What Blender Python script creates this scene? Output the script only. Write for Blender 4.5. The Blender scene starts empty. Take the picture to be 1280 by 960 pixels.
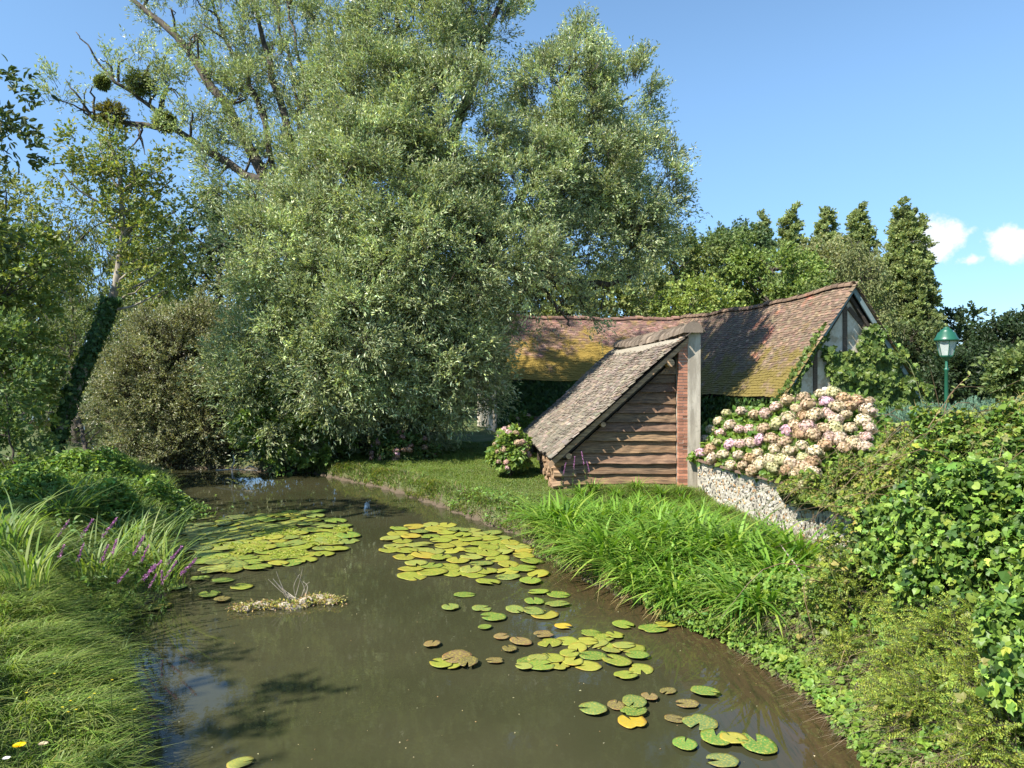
import bpy, math, numpy as np
from mathutils import Vector
rng = np.random.default_rng(11)
# ------------------------------------------------------------------ camera, sky, sun, exposure
F_PX, CAM_H, HOR = 890.0, 2.8, 475.0
sc = bpy.context.scene
COL = sc.collection
cam = bpy.data.objects.new('camera', bpy.data.cameras.new('camera')); COL.objects.link(cam)
cam.location = (0, 0, CAM_H); cam.rotation_euler = (math.radians(90), 0, 0)
cam.data.sensor_width = 36; cam.data.lens = F_PX / 1280 * 36
cam.data.shift_y = -(480 - HOR) / 1280
cam.data.clip_start = 0.05; cam.data.clip_end = 3000
sc.camera = cam
SUN_EL = math.radians(47)
SUN_TO = Vector((-0.79, -0.61, 0)).normalized()          # horizontal direction towards the sun
sun_rot = math.atan2(SUN_TO.x, SUN_TO.y)                  # clockwise from +Y
world = bpy.data.worlds.new('World'); sc.world = world; world.use_nodes = True
wn, wl = world.node_tree.nodes, world.node_tree.links
wn.clear()
wo = wn.new('ShaderNodeOutputWorld'); bg = wn.new('ShaderNodeBackground')
sky = wn.new('ShaderNodeTexSky'); sky.sky_type = 'NISHITA'; sky.sun_disc = False
sky.sun_elevation = SUN_EL; sky.sun_rotation = sun_rot
sky.air_density = 1.0; sky.dust_density = 0.1; sky.ozone_density = 4.5
bg.inputs['Strength'].default_value = 0.112
def wmath(op, a, b=None, c=None):
    n = wn.new('ShaderNodeMath'); n.operation = op
    for i, v in enumerate((a, b, c)):
        if v is None: continue
        if isinstance(v, (int, float)): n.inputs[i].default_value = v
        else: wl.new(v, n.inputs[i])
    return n.outputs[0]
# small fair-weather clouds low in the right of the sky, laid out by direction
tc = wn.new('ShaderNodeTexCoord'); sep = wn.new('ShaderNodeSeparateXYZ'); wl.new(tc.outputs['Generated'], sep.inputs[0])
az = wmath('ARCTAN2', sep.outputs[0], sep.outputs[1]); el = wmath('ARCSINE', sep.outputs[2])
nz = wn.new('ShaderNodeTexNoise'); nz.inputs['Scale'].default_value = 26; nz.inputs['Detail'].default_value = 7; nz.inputs['Roughness'].default_value = .6
wl.new(tc.outputs['Generated'], nz.inputs['Vector'])
total = None
for cx, cy, rx, ry, k in ((1164, 299, 50, 30, 1.1), (1190, 294, 30, 18, 1.0), (1272, 303, 50, 28, 1.1), (1216, 325, 30, 11, .75), (1310, 300, 40, 26, 1.0), (1128, 316, 26, 18, .7), (1228, 298, 14, 8, .3)):
    a0 = math.atan2(cx - 640, F_PX); e0 = math.atan2(HOR - cy, math.hypot(F_PX, cx - 640))
    ra = rx / F_PX * math.cos(a0) ** 2; re_ = ry / F_PX * math.cos(a0)
    u = wmath('DIVIDE', wmath('SUBTRACT', az, a0), ra); v = wmath('DIVIDE', wmath('SUBTRACT', el, e0), re_)
    d = wmath('SQRT', wmath('ADD', wmath('MULTIPLY', u, u), wmath('MULTIPLY', v, v)))
    m = wmath('MULTIPLY', wmath('MAXIMUM', wmath('SUBTRACT', 1.35, d), 0.0), k)
    total = m if total is None else wmath('MAXIMUM', total, m)
cl = wmath('ADD', total, wmath('MULTIPLY', wmath('SUBTRACT', nz.outputs['Fac'], .5), 2.2))
cl = wmath('MULTIPLY', cl, wmath('GREATER_THAN', total, 0.0))
mr = wn.new('ShaderNodeMapRange'); mr.interpolation_type = 'SMOOTHSTEP'
mr.inputs['From Min'].default_value = .35; mr.inputs['From Max'].default_value = .8; mr.inputs['To Max'].default_value = .93
wl.new(cl, mr.inputs['Value'])
edge = wmath('MINIMUM', wmath('MULTIPLY', total, 4.0), 1.0)
fac = wmath('MULTIPLY', mr.outputs[0], edge)
tint = wn.new('ShaderNodeMix'); tint.data_type = 'RGBA'; tint.blend_type = 'MULTIPLY'; tint.inputs['Factor'].default_value = 1
wl.new(sky.outputs[0], tint.inputs[6]); hzr = wn.new('ShaderNodeMapRange'); hzr.interpolation_type = 'SMOOTHSTEP'; hzr.inputs['From Min'].default_value = 0; hzr.inputs['From Max'].default_value = .42
wl.new(sep.outputs[2], hzr.inputs['Value']); hzm = wn.new('ShaderNodeMix'); hzm.data_type = 'RGBA'; wl.new(hzr.outputs[0], hzm.inputs['Factor'])
hzm.inputs[6].default_value = (.53, .63, .77, 1); hzm.inputs[7].default_value = (1.0, 1.06, 1.0, 1); wl.new(hzm.outputs[2], tint.inputs[7])
mx = wn.new('ShaderNodeMix'); mx.data_type = 'RGBA'; wl.new(fac, mx.inputs['Factor'])
wl.new(tint.outputs[2], mx.inputs[6]); mx.inputs[7].default_value = (4.6, 4.75, 5.0, 1)
wl.new(mx.outputs[2], bg.inputs['Color']); wl.new(bg.outputs[0], wo.inputs[0])
sun = bpy.data.objects.new('sun', bpy.data.lights.new('sun', 'SUN')); COL.objects.link(sun)
sun.data.energy = 5.0; sun.data.angle = math.radians(.55); sun.data.color = (1, .94, .83)
sd = Vector((SUN_TO.x * math.cos(SUN_EL), SUN_TO.y * math.cos(SUN_EL), math.sin(SUN_EL)))
sun.rotation_euler = sd.to_track_quat('Z', 'Y').to_euler(); sun.location = sd * 60
vs = sc.view_settings; vs.view_transform = 'Standard'; vs.look = 'None'; vs.gamma = 1; vs.exposure = 1.12; vs.use_curve_mapping = False
sc.cycles.max_bounces = 6; sc.cycles.diffuse_bounces = 3; sc.cycles.transmission_bounces = 4; sc.cycles.glossy_bounces = 3
sc.cycles.transparent_max_bounces = 4; sc.cycles.use_denoising = True

# ------------------------------------------------------------------ helpers
def at(x, y, D):
    return np.array([(x - 640) / F_PX * D, D, CAM_H + (HOR - y) / F_PX * D])
def on(x, y, z=0.0):
    D = (CAM_H - z) * F_PX / (y - HOR)
    return np.array([(x - 640) / F_PX * D, D, z])
WL = {}
def thing(name, label, cat, loc=(0, 0, 0), group=None):
    o = bpy.data.objects.new(name, None); COL.objects.link(o); o.location = tuple(float(v) for v in loc)
    o.empty_display_size = .2
    o['label'] = label; o['category'] = cat
    if group: o['group'] = group
    WL[o.name] = np.array(loc, float); return o
def tag(o, label, cat, group=None, kind=None):
    o['label'] = label; o['category'] = cat
    if group: o['group'] = group
    if kind: o['kind'] = kind
    return o
def mesh(name, V, Fs, col=None, smooth=False):
    me = bpy.data.meshes.new(name)
    V = np.asarray(V, np.float32)
    if not isinstance(Fs, list): Fs = [Fs]
    Fs = [np.asarray(f, np.int32) for f in Fs if len(f)]
    me.vertices.add(len(V)); me.vertices.foreach_set('co', V.ravel())
    li = np.concatenate([f.ravel() for f in Fs]); tot = np.concatenate([np.full(len(f), f.shape[1], np.int32) for f in Fs])
    me.loops.add(len(li)); me.loops.foreach_set('vertex_index', li)
    me.polygons.add(len(tot)); st = np.concatenate([[0], np.cumsum(tot)[:-1]]).astype(np.int32)
    me.polygons.foreach_set('loop_start', st); me.polygons.foreach_set('loop_total', tot)
    me.polygons.foreach_set('use_smooth', np.full(len(tot), bool(smooth)))
    me.update(calc_edges=True); me.validate()
    if col is not None:
        a = me.color_attributes.new('col', 'FLOAT_COLOR', 'POINT')
        c = np.ones((len(V), 4), np.float32); c[:, :3] = col; a.data.foreach_set('color', c.ravel())
    return me
def part(name, V, Fs, mat, parent=None, col=None, smooth=False, loc=None):
    """V in world coordinates; the object's origin is its thing's base"""
    base = np.zeros(3) if loc is None else np.array(loc, float)
    if parent is not None and loc is None: base = WL[parent.name]
    me = mesh(name, np.asarray(V, float) - base, Fs, col, smooth)
    if mat: me.materials.append(mat)
    o = bpy.data.objects.new(name, me); COL.objects.link(o)
    if parent is not None:
        o.parent = parent; o.location = tuple(base - WL[parent.name]); WL[o.name] = base
    else:
        o.location = tuple(base); WL[o.name] = base
    return o
def dup(o, parent=None):
    c = o.copy(); COL.objects.link(c)
    if parent is not None: c.parent = parent
    for ch in list(o.children): dup(ch, c)
    return c
class MB:
    def __init__(s): s.V = []; s.F = {}; s.C = []; s.n = 0
    def add(s, V, Fs, col=None):
        V = np.asarray(V, float)
        if not isinstance(Fs, list): Fs = [Fs]
        for f in Fs:
            f = np.asarray(f)
            if len(f): s.F.setdefault(f.shape[1], []).append(f + s.n)
        s.V.append(V); s.n += len(V)
        c = np.ones((len(V), 3)) if col is None else np.broadcast_to(np.asarray(col, float), (len(V), 3))
        s.C.append(c); return s
    def out(s, name, mat, parent=None, smooth=False, loc=None):
        return part(name, np.concatenate(s.V), [np.concatenate(f) for f in s.F.values()], mat, parent, np.concatenate(s.C), smooth, loc)
BOXF = np.array([[0, 3, 2, 1], [4, 5, 6, 7], [0, 1, 5, 4], [1, 2, 6, 5], [2, 3, 7, 6], [3, 0, 4, 7]])
def box(c, ax, h):
    """box by centre, three axes (rows), half sizes"""
    s = np.array([[-1, -1, -1], [1, -1, -1], [1, 1, -1], [-1, 1, -1], [-1, -1, 1], [1, -1, 1], [1, 1, 1], [-1, 1, 1]], float)
    return np.asarray(c) + (s * np.asarray(h)) @ np.asarray(ax, float), BOXF
def prism(poly, axis):
    """closed outline (n,3) pushed along axis"""
    P = np.asarray(poly, float); n = len(P); V = np.concatenate([P, P + axis])
    i = np.arange(n); j = (i + 1) % n
    return V, [np.stack([i, j, j + n, i + n], 1), i[::-1][None], (i + n)[None]]
def norm(v): return v / (np.linalg.norm(v, axis=-1, keepdims=True) + 1e-9)
def rvec(n): return norm(rng.normal(size=(n, 3)))
def tube(P, R, k=8, cap=True):
    P = np.asarray(P, float); R = np.asarray(R, float); n = len(P)
    T = norm(np.gradient(P, axis=0)); up = np.array([0, 0, 1.]) if abs(T[0, 2]) < .9 else np.array([1., 0, 0])
    A = norm(np.cross(T, up)); B = np.cross(T, A)
    th = np.linspace(0, 2 * np.pi, k, endpoint=False)
    V = P[:, None] + R[:, None, None] * (np.cos(th)[None, :, None] * A[:, None] + np.sin(th)[None, :, None] * B[:, None])
    V = V.reshape(-1, 3); i = np.arange(n - 1)[:, None] * k; j = np.arange(k)[None]; j2 = (j + 1) % k
    Fq = np.stack([i + j, i + j2, i + k + j2, i + k + j], -1).reshape(-1, 4)
    fs = [Fq]
    if cap: fs += [np.arange(k)[::-1][None], (np.arange(k) + (n - 1) * k)[None]]
    return V, fs
def lathe(prof, k=16, c=(0, 0, 0)):
    prof = np.asarray(prof, float)
    th = np.linspace(0, 2 * np.pi, k, endpoint=False); n = len(prof)
    V = np.stack([prof[:, 0, None] * np.cos(th), prof[:, 0, None] * np.sin(th), np.repeat(prof[:, 1, None], k, 1)], -1).reshape(-1, 3) + np.asarray(c)
    i = np.arange(n - 1)[:, None] * k; j = np.arange(k)[None]; j2 = (j + 1) % k
    return V, [np.stack([i + j, i + j2, i + k + j2, i + k + j], -1).reshape(-1, 4), np.arange(k)[::-1][None], (np.arange(k) + (n - 1) * k)[None]]
def path(pts, n=14, wob=0.0):
    """smooth Catmull-Rom path through points"""
    P = np.asarray(pts, float); P = np.vstack([2 * P[0] - P[1], P, 2 * P[-1] - P[-2]]); out = []
    m = len(P) - 3; t_all = np.linspace(0, m - 1e-6, n)
    for t in t_all:
        i = int(t); f = t - i; a, b, c, d = P[i:i + 4]
        out.append(.5 * ((2 * b) + (c - a) * f + (2 * a - 5 * b + 4 * c - d) * f * f + (3 * b - a - 3 * c + d) * f ** 3))
    out = np.array(out)
    if wob: out[1:-1] += rng.normal(size=(n - 2, 3)) * wob
    return out
def tubes_poly(paths, k=6):
    mb = MB()
    for P, r0, r1 in paths:
        V, fs = tube(P, np.linspace(r0, r1, len(P)), k); mb.add(V, fs)
    return mb

# ------------------------------------------------------------------ leaves
T_RHOMB = (np.array([[0, 0, 0], [.42, .5, .10], [1, 0, -.06], [.42, -.5, .10]]), [np.array([[0, 2, 1], [0, 3, 2]])])
T_OVAL = (np.array([[0, 0, 0], [.2, .38, .1], [.6, .46, .1], [1, 0, -.1], [.6, -.46, .1], [.2, -.38, .1], [.45, 0, 0]]),
          [np.array([[1, 0, 6], [2, 1, 6], [3, 2, 6], [4, 3, 6], [5, 4, 6], [0, 5, 6]])])
T_IVY = (np.array([[0, 0, 0], [-.12, .32, .02], [.14, .55, -.05], [.34, .33, .05], [.62, .42, -.04], [.68, .17, .04], [1, 0, -.12],
                   [.68, -.17, .04], [.62, -.42, -.04], [.34, -.33, .05], [.14, -.55, -.05], [-.12, -.32, .02], [.4, 0, -.03]]),
         [np.array([[(i + 1) % 12, i, 12] for i in range(12)])])
T_NEEDLE = (np.array([[0, .5, 0], [0, -.5, 0], [1, 0, 0]]), [np.array([[0, 1, 2]])])
def scatter(T, pos, X, N, L, W, col):
    """place template T at pos with length axis X, face normal N; L, W sizes; col (n,3)"""
    tv, tf = T; n = len(pos); k = len(tv)
    X = norm(X); Y = norm(np.cross(N, X)); Z = np.cross(X, Y)
    L = np.broadcast_to(L, n)[:, None, None]; W = np.broadcast_to(W, n)[:, None, None]
    V = pos[:, None] + tv[None, :, 0:1] * L * X[:, None] + tv[None, :, 1:2] * W * Y[:, None] + tv[None, :, 2:3] * L * Z[:, None]
    off = (np.arange(n) * k)[:, None, None]
    Fs = [(f[None] + off).reshape(-1, f.shape[1]) for f in tf]
    C = np.repeat(col, k, 0)
    return V.reshape(-1, 3), Fs, C
def cvar(n, base, hue=.12, val=.22):
    base = np.asarray(base, float)
    if base.ndim == 2: base = base[rng.integers(0, len(base), n)]
    c = np.broadcast_to(base, (n, 3)) * 1.25 * np.exp(rng.normal(0, val, (n, 1)))
    w = rng.normal(0, hue, (n, 1)); c = c * np.concatenate([1 + w, 1 + .25 * w, 1 - .3 * w], 1)
    return np.clip(c, .004, .95)
def crown_shoots(lobes, per_area=1.0, clump_r=.5, shell=.3, shoots=18, upb=.35, outb=.8):
    """lobes: (cx,cy,cz,rx,ry,rz,density). Returns shoot bases, directions, centre-of-clump random value"""
    P, D, K = [], [], []
    for cx, cy, cz, rx, ry, rz, dn in lobes:
        r = (rx * ry * rz) ** (1 / 3); m = max(3, int(dn * per_area * 6.5 * r * r / clump_r ** 2))
        d = rvec(m); rad = np.clip(1 - np.abs(rng.normal(0, shell, m)), .15, 1.0)
        bump = 1 + .12 * np.sin(d @ np.array([5.1, 3.3, 4.2]) + cx) + .09 * np.sin(d @ np.array([-4.2, 6.3, 3.1]) + cy)
        c = np.array([cx, cy, cz]) + d * np.array([rx, ry, rz]) * (rad * bump)[:, None]
        cr = clump_r * rng.uniform(.55, 1.25, m)
        od = norm(d / np.array([rx, ry, rz]))
        i = np.repeat(np.arange(m), shoots); n = len(i)
        sd_ = norm(od[i] * outb + rvec(n) * .9 + np.array([0, 0, upb]))
        P.append(c[i] + sd_ * (cr[i] * rng.uniform(.0, .75, n))[:, None] + rng.normal(size=(n, 3)) * .12 * cr[i][:, None]); D.append(sd_)
        kk = rng.normal(0, 1, m); K.append(kk[i])
    return np.concatenate(P), np.concatenate(D), np.concatenate(K)
def leaves_on(P, D, K, nl, slen, L, W, base, T=T_RHOMB, droop=.2, hue=.12, val=.2, clump_val=.12, spread=.9, up=.7):
    i = np.repeat(np.arange(len(P)), nl); n = len(i)
    t = rng.uniform(.05, 1, n)
    ln = slen * rng.uniform(.6, 1.2, len(P))[i]
    pos = P[i] + D[i] * (t * ln)[:, None]; pos[:, 2] -= droop * ln * t * t
    pos += rng.normal(size=(n, 3)) * slen * .05
    X = D[i] + rvec(n) * spread; X[:, 2] -= droop
    N = rvec(n) + np.array([0, 0, up]) + np.array([-.25, -.25, 0])
    c = cvar(n, base, hue, val) * np.exp(K[i] * clump_val)[:, None]
    s = rng.uniform(.65, 1.25, n)
    return scatter(T, pos, X, N, L * s, W * s, c)
def shoot_sticks(P, D, slen, r, frac=.3):
    m = rng.random(len(P)) < frac; P, D = P[m], D[m]; n = len(P)
    S = norm(np.cross(D, rvec(n))); S2 = np.cross(D, S)
    V = np.stack([P - D * slen * .4 + S * r, P - D * slen * .4 - S * r * .5 + S2 * r, P - D * slen * .4 - S * r * .5 - S2 * r, P + D * slen * .8], 1).reshape(-1, 3)
    o = (np.arange(n) * 4)[:, None, None]; f = np.array([[0, 1, 3], [1, 2, 3], [2, 0, 3]])
    return V, [(f[None] + o).reshape(-1, 3)]

# ------------------------------------------------------------------ materials
def M(name):
    m = bpy.data.materials.new(name); m.use_nodes = True; nt = m.node_tree; nt.nodes.clear()
    out = nt.nodes.new('ShaderNodeOutputMaterial'); b = nt.nodes.new('ShaderNodeBsdfPrincipled'); nt.links.new(b.outputs[0], out.inputs[0])
    return m, nt, b, out
def nd(nt, t, **kw):
    n = nt.nodes.new(t)
    for k, v in kw.items():
        if k in n.inputs: n.inputs[k].default_value = v
        else: setattr(n, k, v)
    return n
def mixc(nt, f, a, b, bt='MIX'):
    n = nt.nodes.new('ShaderNodeMix'); n.data_type = 'RGBA'; n.blend_type = bt
    for s, v in ((0, f), (6, a), (7, b)):
        if isinstance(v, (int, float)): n.inputs[s].default_value = v
        elif isinstance(v, (tuple, list)): n.inputs[s].default_value = tuple(v) + ((1,) if len(v) == 3 else ())
        else: nt.links.new(v, n.inputs[s])
    return n.outputs[2]
def noise(nt, scale, detail=4, rough=.55, vec=None, out='Fac'):
    n = nd(nt, 'ShaderNodeTexNoise'); n.inputs['Scale'].default_value = scale; n.inputs['Detail'].default_value = detail; n.inputs['Roughness'].default_value = rough
    if vec is None:
        t = nd(nt, 'ShaderNodeTexCoord'); vec = t.outputs['Object']
    nt.links.new(vec, n.inputs['Vector']); return n.outputs[out]
def ramp(nt, v, a, b, lo=0., hi=1.):
    n = nd(nt, 'ShaderNodeMapRange'); n.interpolation_type = 'SMOOTHSTEP'
    n.inputs['From Min'].default_value = a; n.inputs['From Max'].default_value = b; n.inputs['To Min'].default_value = lo; n.inputs['To Max'].default_value = hi
    nt.links.new(v, n.inputs['Value']); return n.outputs[0]
def bump(nt, b, h, strength=.4, dist=.02):
    n = nd(nt, 'ShaderNodeBump'); n.inputs['Strength'].default_value = strength; n.inputs['Distance'].default_value = dist
    nt.links.new(h, n.inputs['Height']); nt.links.new(n.outputs[0], b.inputs['Normal'])
def attr(nt): n = nd(nt, 'ShaderNodeAttribute'); n.attribute_name = 'col'; return n.outputs['Color']
def leafmat(name, trans=.35, rough=.5, spec=.35, back=None, tt=(1.45, 1.4, .7)):
    m, nt, b, out = M(name); c = attr(nt)
    if back:
        g = nd(nt, 'ShaderNodeNewGeometry'); bc = mixc(nt, 1.0, c, back, 'MULTIPLY')
        c = mixc(nt, g.outputs['Backfacing'], c, bc)
    nt.links.new(c, b.inputs['Base Color']); b.inputs['Roughness'].default_value = rough; b.inputs['Specular IOR Level'].default_value = spec
    tr = nd(nt, 'ShaderNodeBsdfTranslucent'); nt.links.new(mixc(nt, 1.0, attr(nt), tt, 'MULTIPLY'), tr.inputs['Color'])
    ms = nd(nt, 'ShaderNodeMixShader'); ms.inputs[0].default_value = trans
    nt.links.new(b.outputs[0], ms.inputs[1]); nt.links.new(tr.outputs[0], ms.inputs[2]); nt.links.new(ms.outputs[0], out.inputs[0])
    return m
m_leaf = leafmat('leaf_soft'); m_willow = leafmat('leaf_willow', .28, .42, .5, back=(1.45, 1.4, 1.7))
m_gloss = leafmat('leaf_glossy', .28, .46, .35); m_grass = leafmat('grass_blade', .4, .5, .35, tt=(1.35, 1.4, .5))
m_needle = leafmat('needle', .1, .6, .25); m_petal = leafmat('petal', .3, .6, .2, tt=(1, 1, 1))
def barkmat(name, a, b2, scale=9):
    m, nt, b, out = M(name); t = nd(nt, 'ShaderNodeTexCoord'); mp = nd(nt, 'ShaderNodeMapping'); mp.inputs['Scale'].default_value = (1, 1, .25)
    nt.links.new(t.outputs['Object'], mp.inputs[0]); n = noise(nt, scale, 7, .65, mp.outputs[0])
    nt.links.new(mixc(nt, ramp(nt, n, .35, .65), a, b2), b.inputs['Base Color']); b.inputs['Roughness'].default_value = .9
    bump(nt, b, n, .8, .03); return m
m_bark = barkmat('bark', (.03, .025, .019), (.10, .082, .062)); m_barkpale = barkmat('bark_pale', (.13, .11, .085), (.34, .30, .24))
m_twig = barkmat('twig', (.05, .04, .028), (.12, .10, .07)); m_dead = barkmat('dead_wood', (.2, .17, .13), (.45, .40, .32), 14)
def flat(name, c, rough=.7, n1=6, amt=.35, bmp=.15, spec=.3, metal=0):
    m, nt, b, out = M(name); n = noise(nt, n1, 6, .6)
    c = np.array(c); nt.links.new(mixc(nt, n, tuple(c * (1 - amt)), tuple(np.clip(c * (1 + amt), 0, 1))), b.inputs['Base Color'])
    b.inputs['Roughness'].default_value = rough; b.inputs['Specular IOR Level'].default_value = spec; b.inputs['Metallic'].default_value = metal
    if bmp: bump(nt, b, noise(nt, n1 * 6, 4), bmp, .01)
    return m

# ------------------------------------------------------------------ terrain
RB = [(3.1, -6), (3.0, 0), (2.75, 3), (2.69, 5.14), (2.68, 6.44), (2.37, 7.55), (1.99, 8.1), (1.1, 9.8), (.62, 11.1), (0, 12.9), (-.8, 14.2), (-1.8, 16.1),
      (-3.3, 18.5), (-4.7, 19.9), (-5.9, 21.2), (-8, 22.0), (-10.2, 22.6), (-12.6, 24.0), (-14.6, 28), (-19, 37), (-27, 48), (-40, 62)]
LB = [(-46, 58), (-32, 44), (-22.5, 35), (-16.5, 28), (-11.6, 21.7), (-8.9, 18.5), (-7.2, 15.1), (-5.8, 12.2), (-5.1, 10.2), (-4.5, 8.74), (-4.15, 7.67), (-3.4, 6.5),
      (-3.0, 5.86), (-2.65, 5.14), (-2.5, 3), (-2.6, 0), (-2.8, -6)]
POLY = np.array(RB + LB)
def wob_edge(P):
    return P
def sdist(x, y):
    """distance to the shore, positive on land; and whether the nearest shore is the left one"""
    p = np.stack([x, y], -1).astype(float); A = POLY; B = np.roll(POLY, -1, 0)
    best = np.full(len(p), 1e9); idx = np.zeros(len(p), int); ins = np.zeros(len(p), bool)
    for i, (a, b) in enumerate(zip(A, B)):
        ab = b - a; t = np.clip(((p - a) @ ab) / (ab @ ab), 0, 1); d = np.linalg.norm(p - a - t[:, None] * ab, axis=1)
        m = d < best; best[m] = d[m]; idx[m] = i
        c = ((a[1] > p[:, 1]) != (b[1] > p[:, 1])); xi = a[0] + (p[:, 1] - a[1]) * ab[0] / (ab[1] if ab[1] else 1e-9); ins ^= c & (p[:, 0] < xi)
    left = idx >= len(RB)
    wob = .10 * np.sin(p[:, 0] * 3.1 + p[:, 1] * 2.3) + .07 * np.sin(p[:, 0] * 7.3 - p[:, 1] * 5.1) + .05 * np.sin(p[:, 0] * 15 + p[:, 1] * 13)
    return np.where(ins, -best, best) + wob, left
def sm(t): t = np.clip(t, 0, 1); return t * t * (3 - 2 * t)
def wall_x(y): return np.interp(y, [-8, 6, 9, 11.5, 15.5, 23.7, 30], [5.0, 4.9, 4.72, 4.62, 4.02, 3.5, 3.3])
def ground_z(x, y):
    x = np.asarray(x, float); y = np.asarray(y, float); sh = x.shape; x = x.ravel(); y = y.ravel()
    d, left = sdist(x, y)
    z = np.where(left, .22 * sm(d / .25) + .65 * sm((d - .1) / 1.7) * np.where(y < 16, 1, .6), .30 * sm(d / .3) + .12 * sm((d - .3) / 2.5) - .24 * sm((15.2 - y) / 1.0) * sm(d / .3) * sm((x - .2) / 1.2) * sm((y - 6.5) / 2))
    tr = sm((x - wall_x(y) - .1) / .25) * sm((25.5 - y) / 1.5)
    z = np.where(left, z, z + tr * (1.0 - z))
    bk = sm((7.6 - y) / 1.5) * sm((d - .1) / 1.6) * .55
    z = np.where(left | (x > wall_x(y)), z, z + bk)
    z += (d > 0) * (.03 * np.sin(x * 1.7 + y) + .03 * np.sin(y * 2.3 - x * 1.1))
    z = np.where(d < 0, -.55 * sm(-d / 1.1) - .03, z)
    far = sm((np.hypot(x, y) - 60) / 200); z = z + far * 1.2
    return z.reshape(sh)
n = 420
u = np.linspace(-1, 1, n); gx = np.sign(u) * (np.abs(u) * 14 + np.abs(u) ** 6 * 900)
v = np.linspace(0, 1, 520); gy = -12 + v * 44 + v ** 8 * 1400
X, Y = np.meshgrid(gx, gy); Z = ground_z(X, Y)
V = np.stack([X, Y, Z], -1).reshape(-1, 3); i = np.arange(len(gy) - 1)[:, None] * n; j = np.arange(n - 1)[None]
Fq = np.stack([i + j, i + j + 1, i + j + n + 1, i + j + n], -1).reshape(-1, 4)
m, nt, b, out = M('ground'); g = nd(nt, 'ShaderNodeNewGeometry'); sp = nd(nt, 'ShaderNodeSeparateXYZ'); nt.links.new(g.outputs['Position'], sp.inputs[0])
sn = nd(nt, 'ShaderNodeSeparateXYZ'); nt.links.new(g.outputs['Normal'], sn.inputs[0])
pos = g.outputs['Position']; n1 = noise(nt, 1.3, 6, .6, pos); n2 = noise(nt, 22, 5, .6, pos)
grass = mixc(nt, n2, (.035, .065, .012), (.10, .13, .03)); grass = mixc(nt, ramp(nt, n1, .45, .7), grass, (.12, .12, .045))
soil = mixc(nt, n2, (.05, .035, .022), (.14, .105, .07))
steep = ramp(nt, sn.outputs[2], .55, .9); mm = nd(nt, 'ShaderNodeMath', operation='MULTIPLY'); nt.links.new(steep, mm.inputs[0]); nt.links.new(ramp(nt, sp.outputs[2], .02, .2), mm.inputs[1])
nt.links.new(mixc(nt, mm.outputs[0], soil, grass), b.inputs['Base Color']); b.inputs['Roughness'].default_value = .95; bump(nt, b, n2, .6, .05)
o = part('ground', V, Fq, m, None, None, True); o['kind'] = 'structure'
# water: murky brown-green, one sheet at z = 0
m, nt, b, out = M('water'); g = nd(nt, 'ShaderNodeNewGeometry'); pos = g.outputs['Position']
c = mixc(nt, ramp(nt, noise(nt, .35, 3, .5, pos), .35, .7), (.037, .038, .018), (.050, .048, .025))
at_ = nd(nt, 'ShaderNodeAttribute'); at_.attribute_name = 'col'; ss = nd(nt, 'ShaderNodeSeparateColor'); nt.links.new(at_.outputs['Color'], ss.inputs[0])
mp = nd(nt, 'ShaderNodeMapping'); mp.inputs['Rotation'].default_value = (0, 0, -.7); mp.inputs['Scale'].default_value = (12, 1.6, 1); nt.links.new(pos, mp.inputs[0])
weed = ramp(nt, noise(nt, 1.6, 5, .65, mp.outputs[0]), .42, .72)
bed = mixc(nt, weed, (.062, .042, .021), (.026, .026, .011)); c = mixc(nt, ss.outputs[0], c, bed)
# fine specks of drifting pollen and bits of leaf
nt.links.new(c, b.inputs['Base Color']); b.inputs['Roughness'].default_value = .012; b.inputs['IOR'].default_value = 1.33; b.inputs['Specular IOR Level'].default_value = .5
b1 = nd(nt, 'ShaderNodeBump'); b1.inputs['Strength'].default_value = .05; b1.inputs['Distance'].default_value = .02; nt.links.new(noise(nt, 2.2, 3, .5, pos), b1.inputs['Height'])
b2_ = nd(nt, 'ShaderNodeBump'); b2_.inputs['Strength'].default_value = .03; b2_.inputs['Distance'].default_value = .01; nt.links.new(noise(nt, 14, 3, .5, pos), b2_.inputs['Height']); nt.links.new(b1.outputs[0], b2_.inputs['Normal'])
nt.links.new(b2_.outputs[0], b.inputs['Normal'])
wx = np.linspace(-14, 6, 130); wy = np.linspace(-8, 26, 200); X, Y = np.meshgrid(wx, wy)
d, left = sdist(X.ravel(), Y.ravel()); cc = np.zeros((X.size, 3)); cc[:, 0] = sm(1 - (-d) / 1.3) * (~left) * sm((12.5 - Y.ravel()) / 3)
V = np.stack([X, Y, 0 * X], -1).reshape(-1, 3); i = np.arange(len(wy) - 1)[:, None] * 130; j = np.arange(129)[None]
Fw = np.stack([i + j, i + j + 1, i + j + 131, i + j + 130], -1).reshape(-1, 4)
mb = MB().add(V, Fw, cc)
for x0, x1, y0, y1 in ((-60, -14, -8, 26), (-60, 6, 26, 75)):
    mb.add([[x0, y0, 0], [x1, y0, 0], [x1, y1, 0], [x0, y1, 0]], np.array([[0, 1, 2, 3]]), (0, 0, 0))
mb.out('water', m)['kind'] = 'structure'

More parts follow.
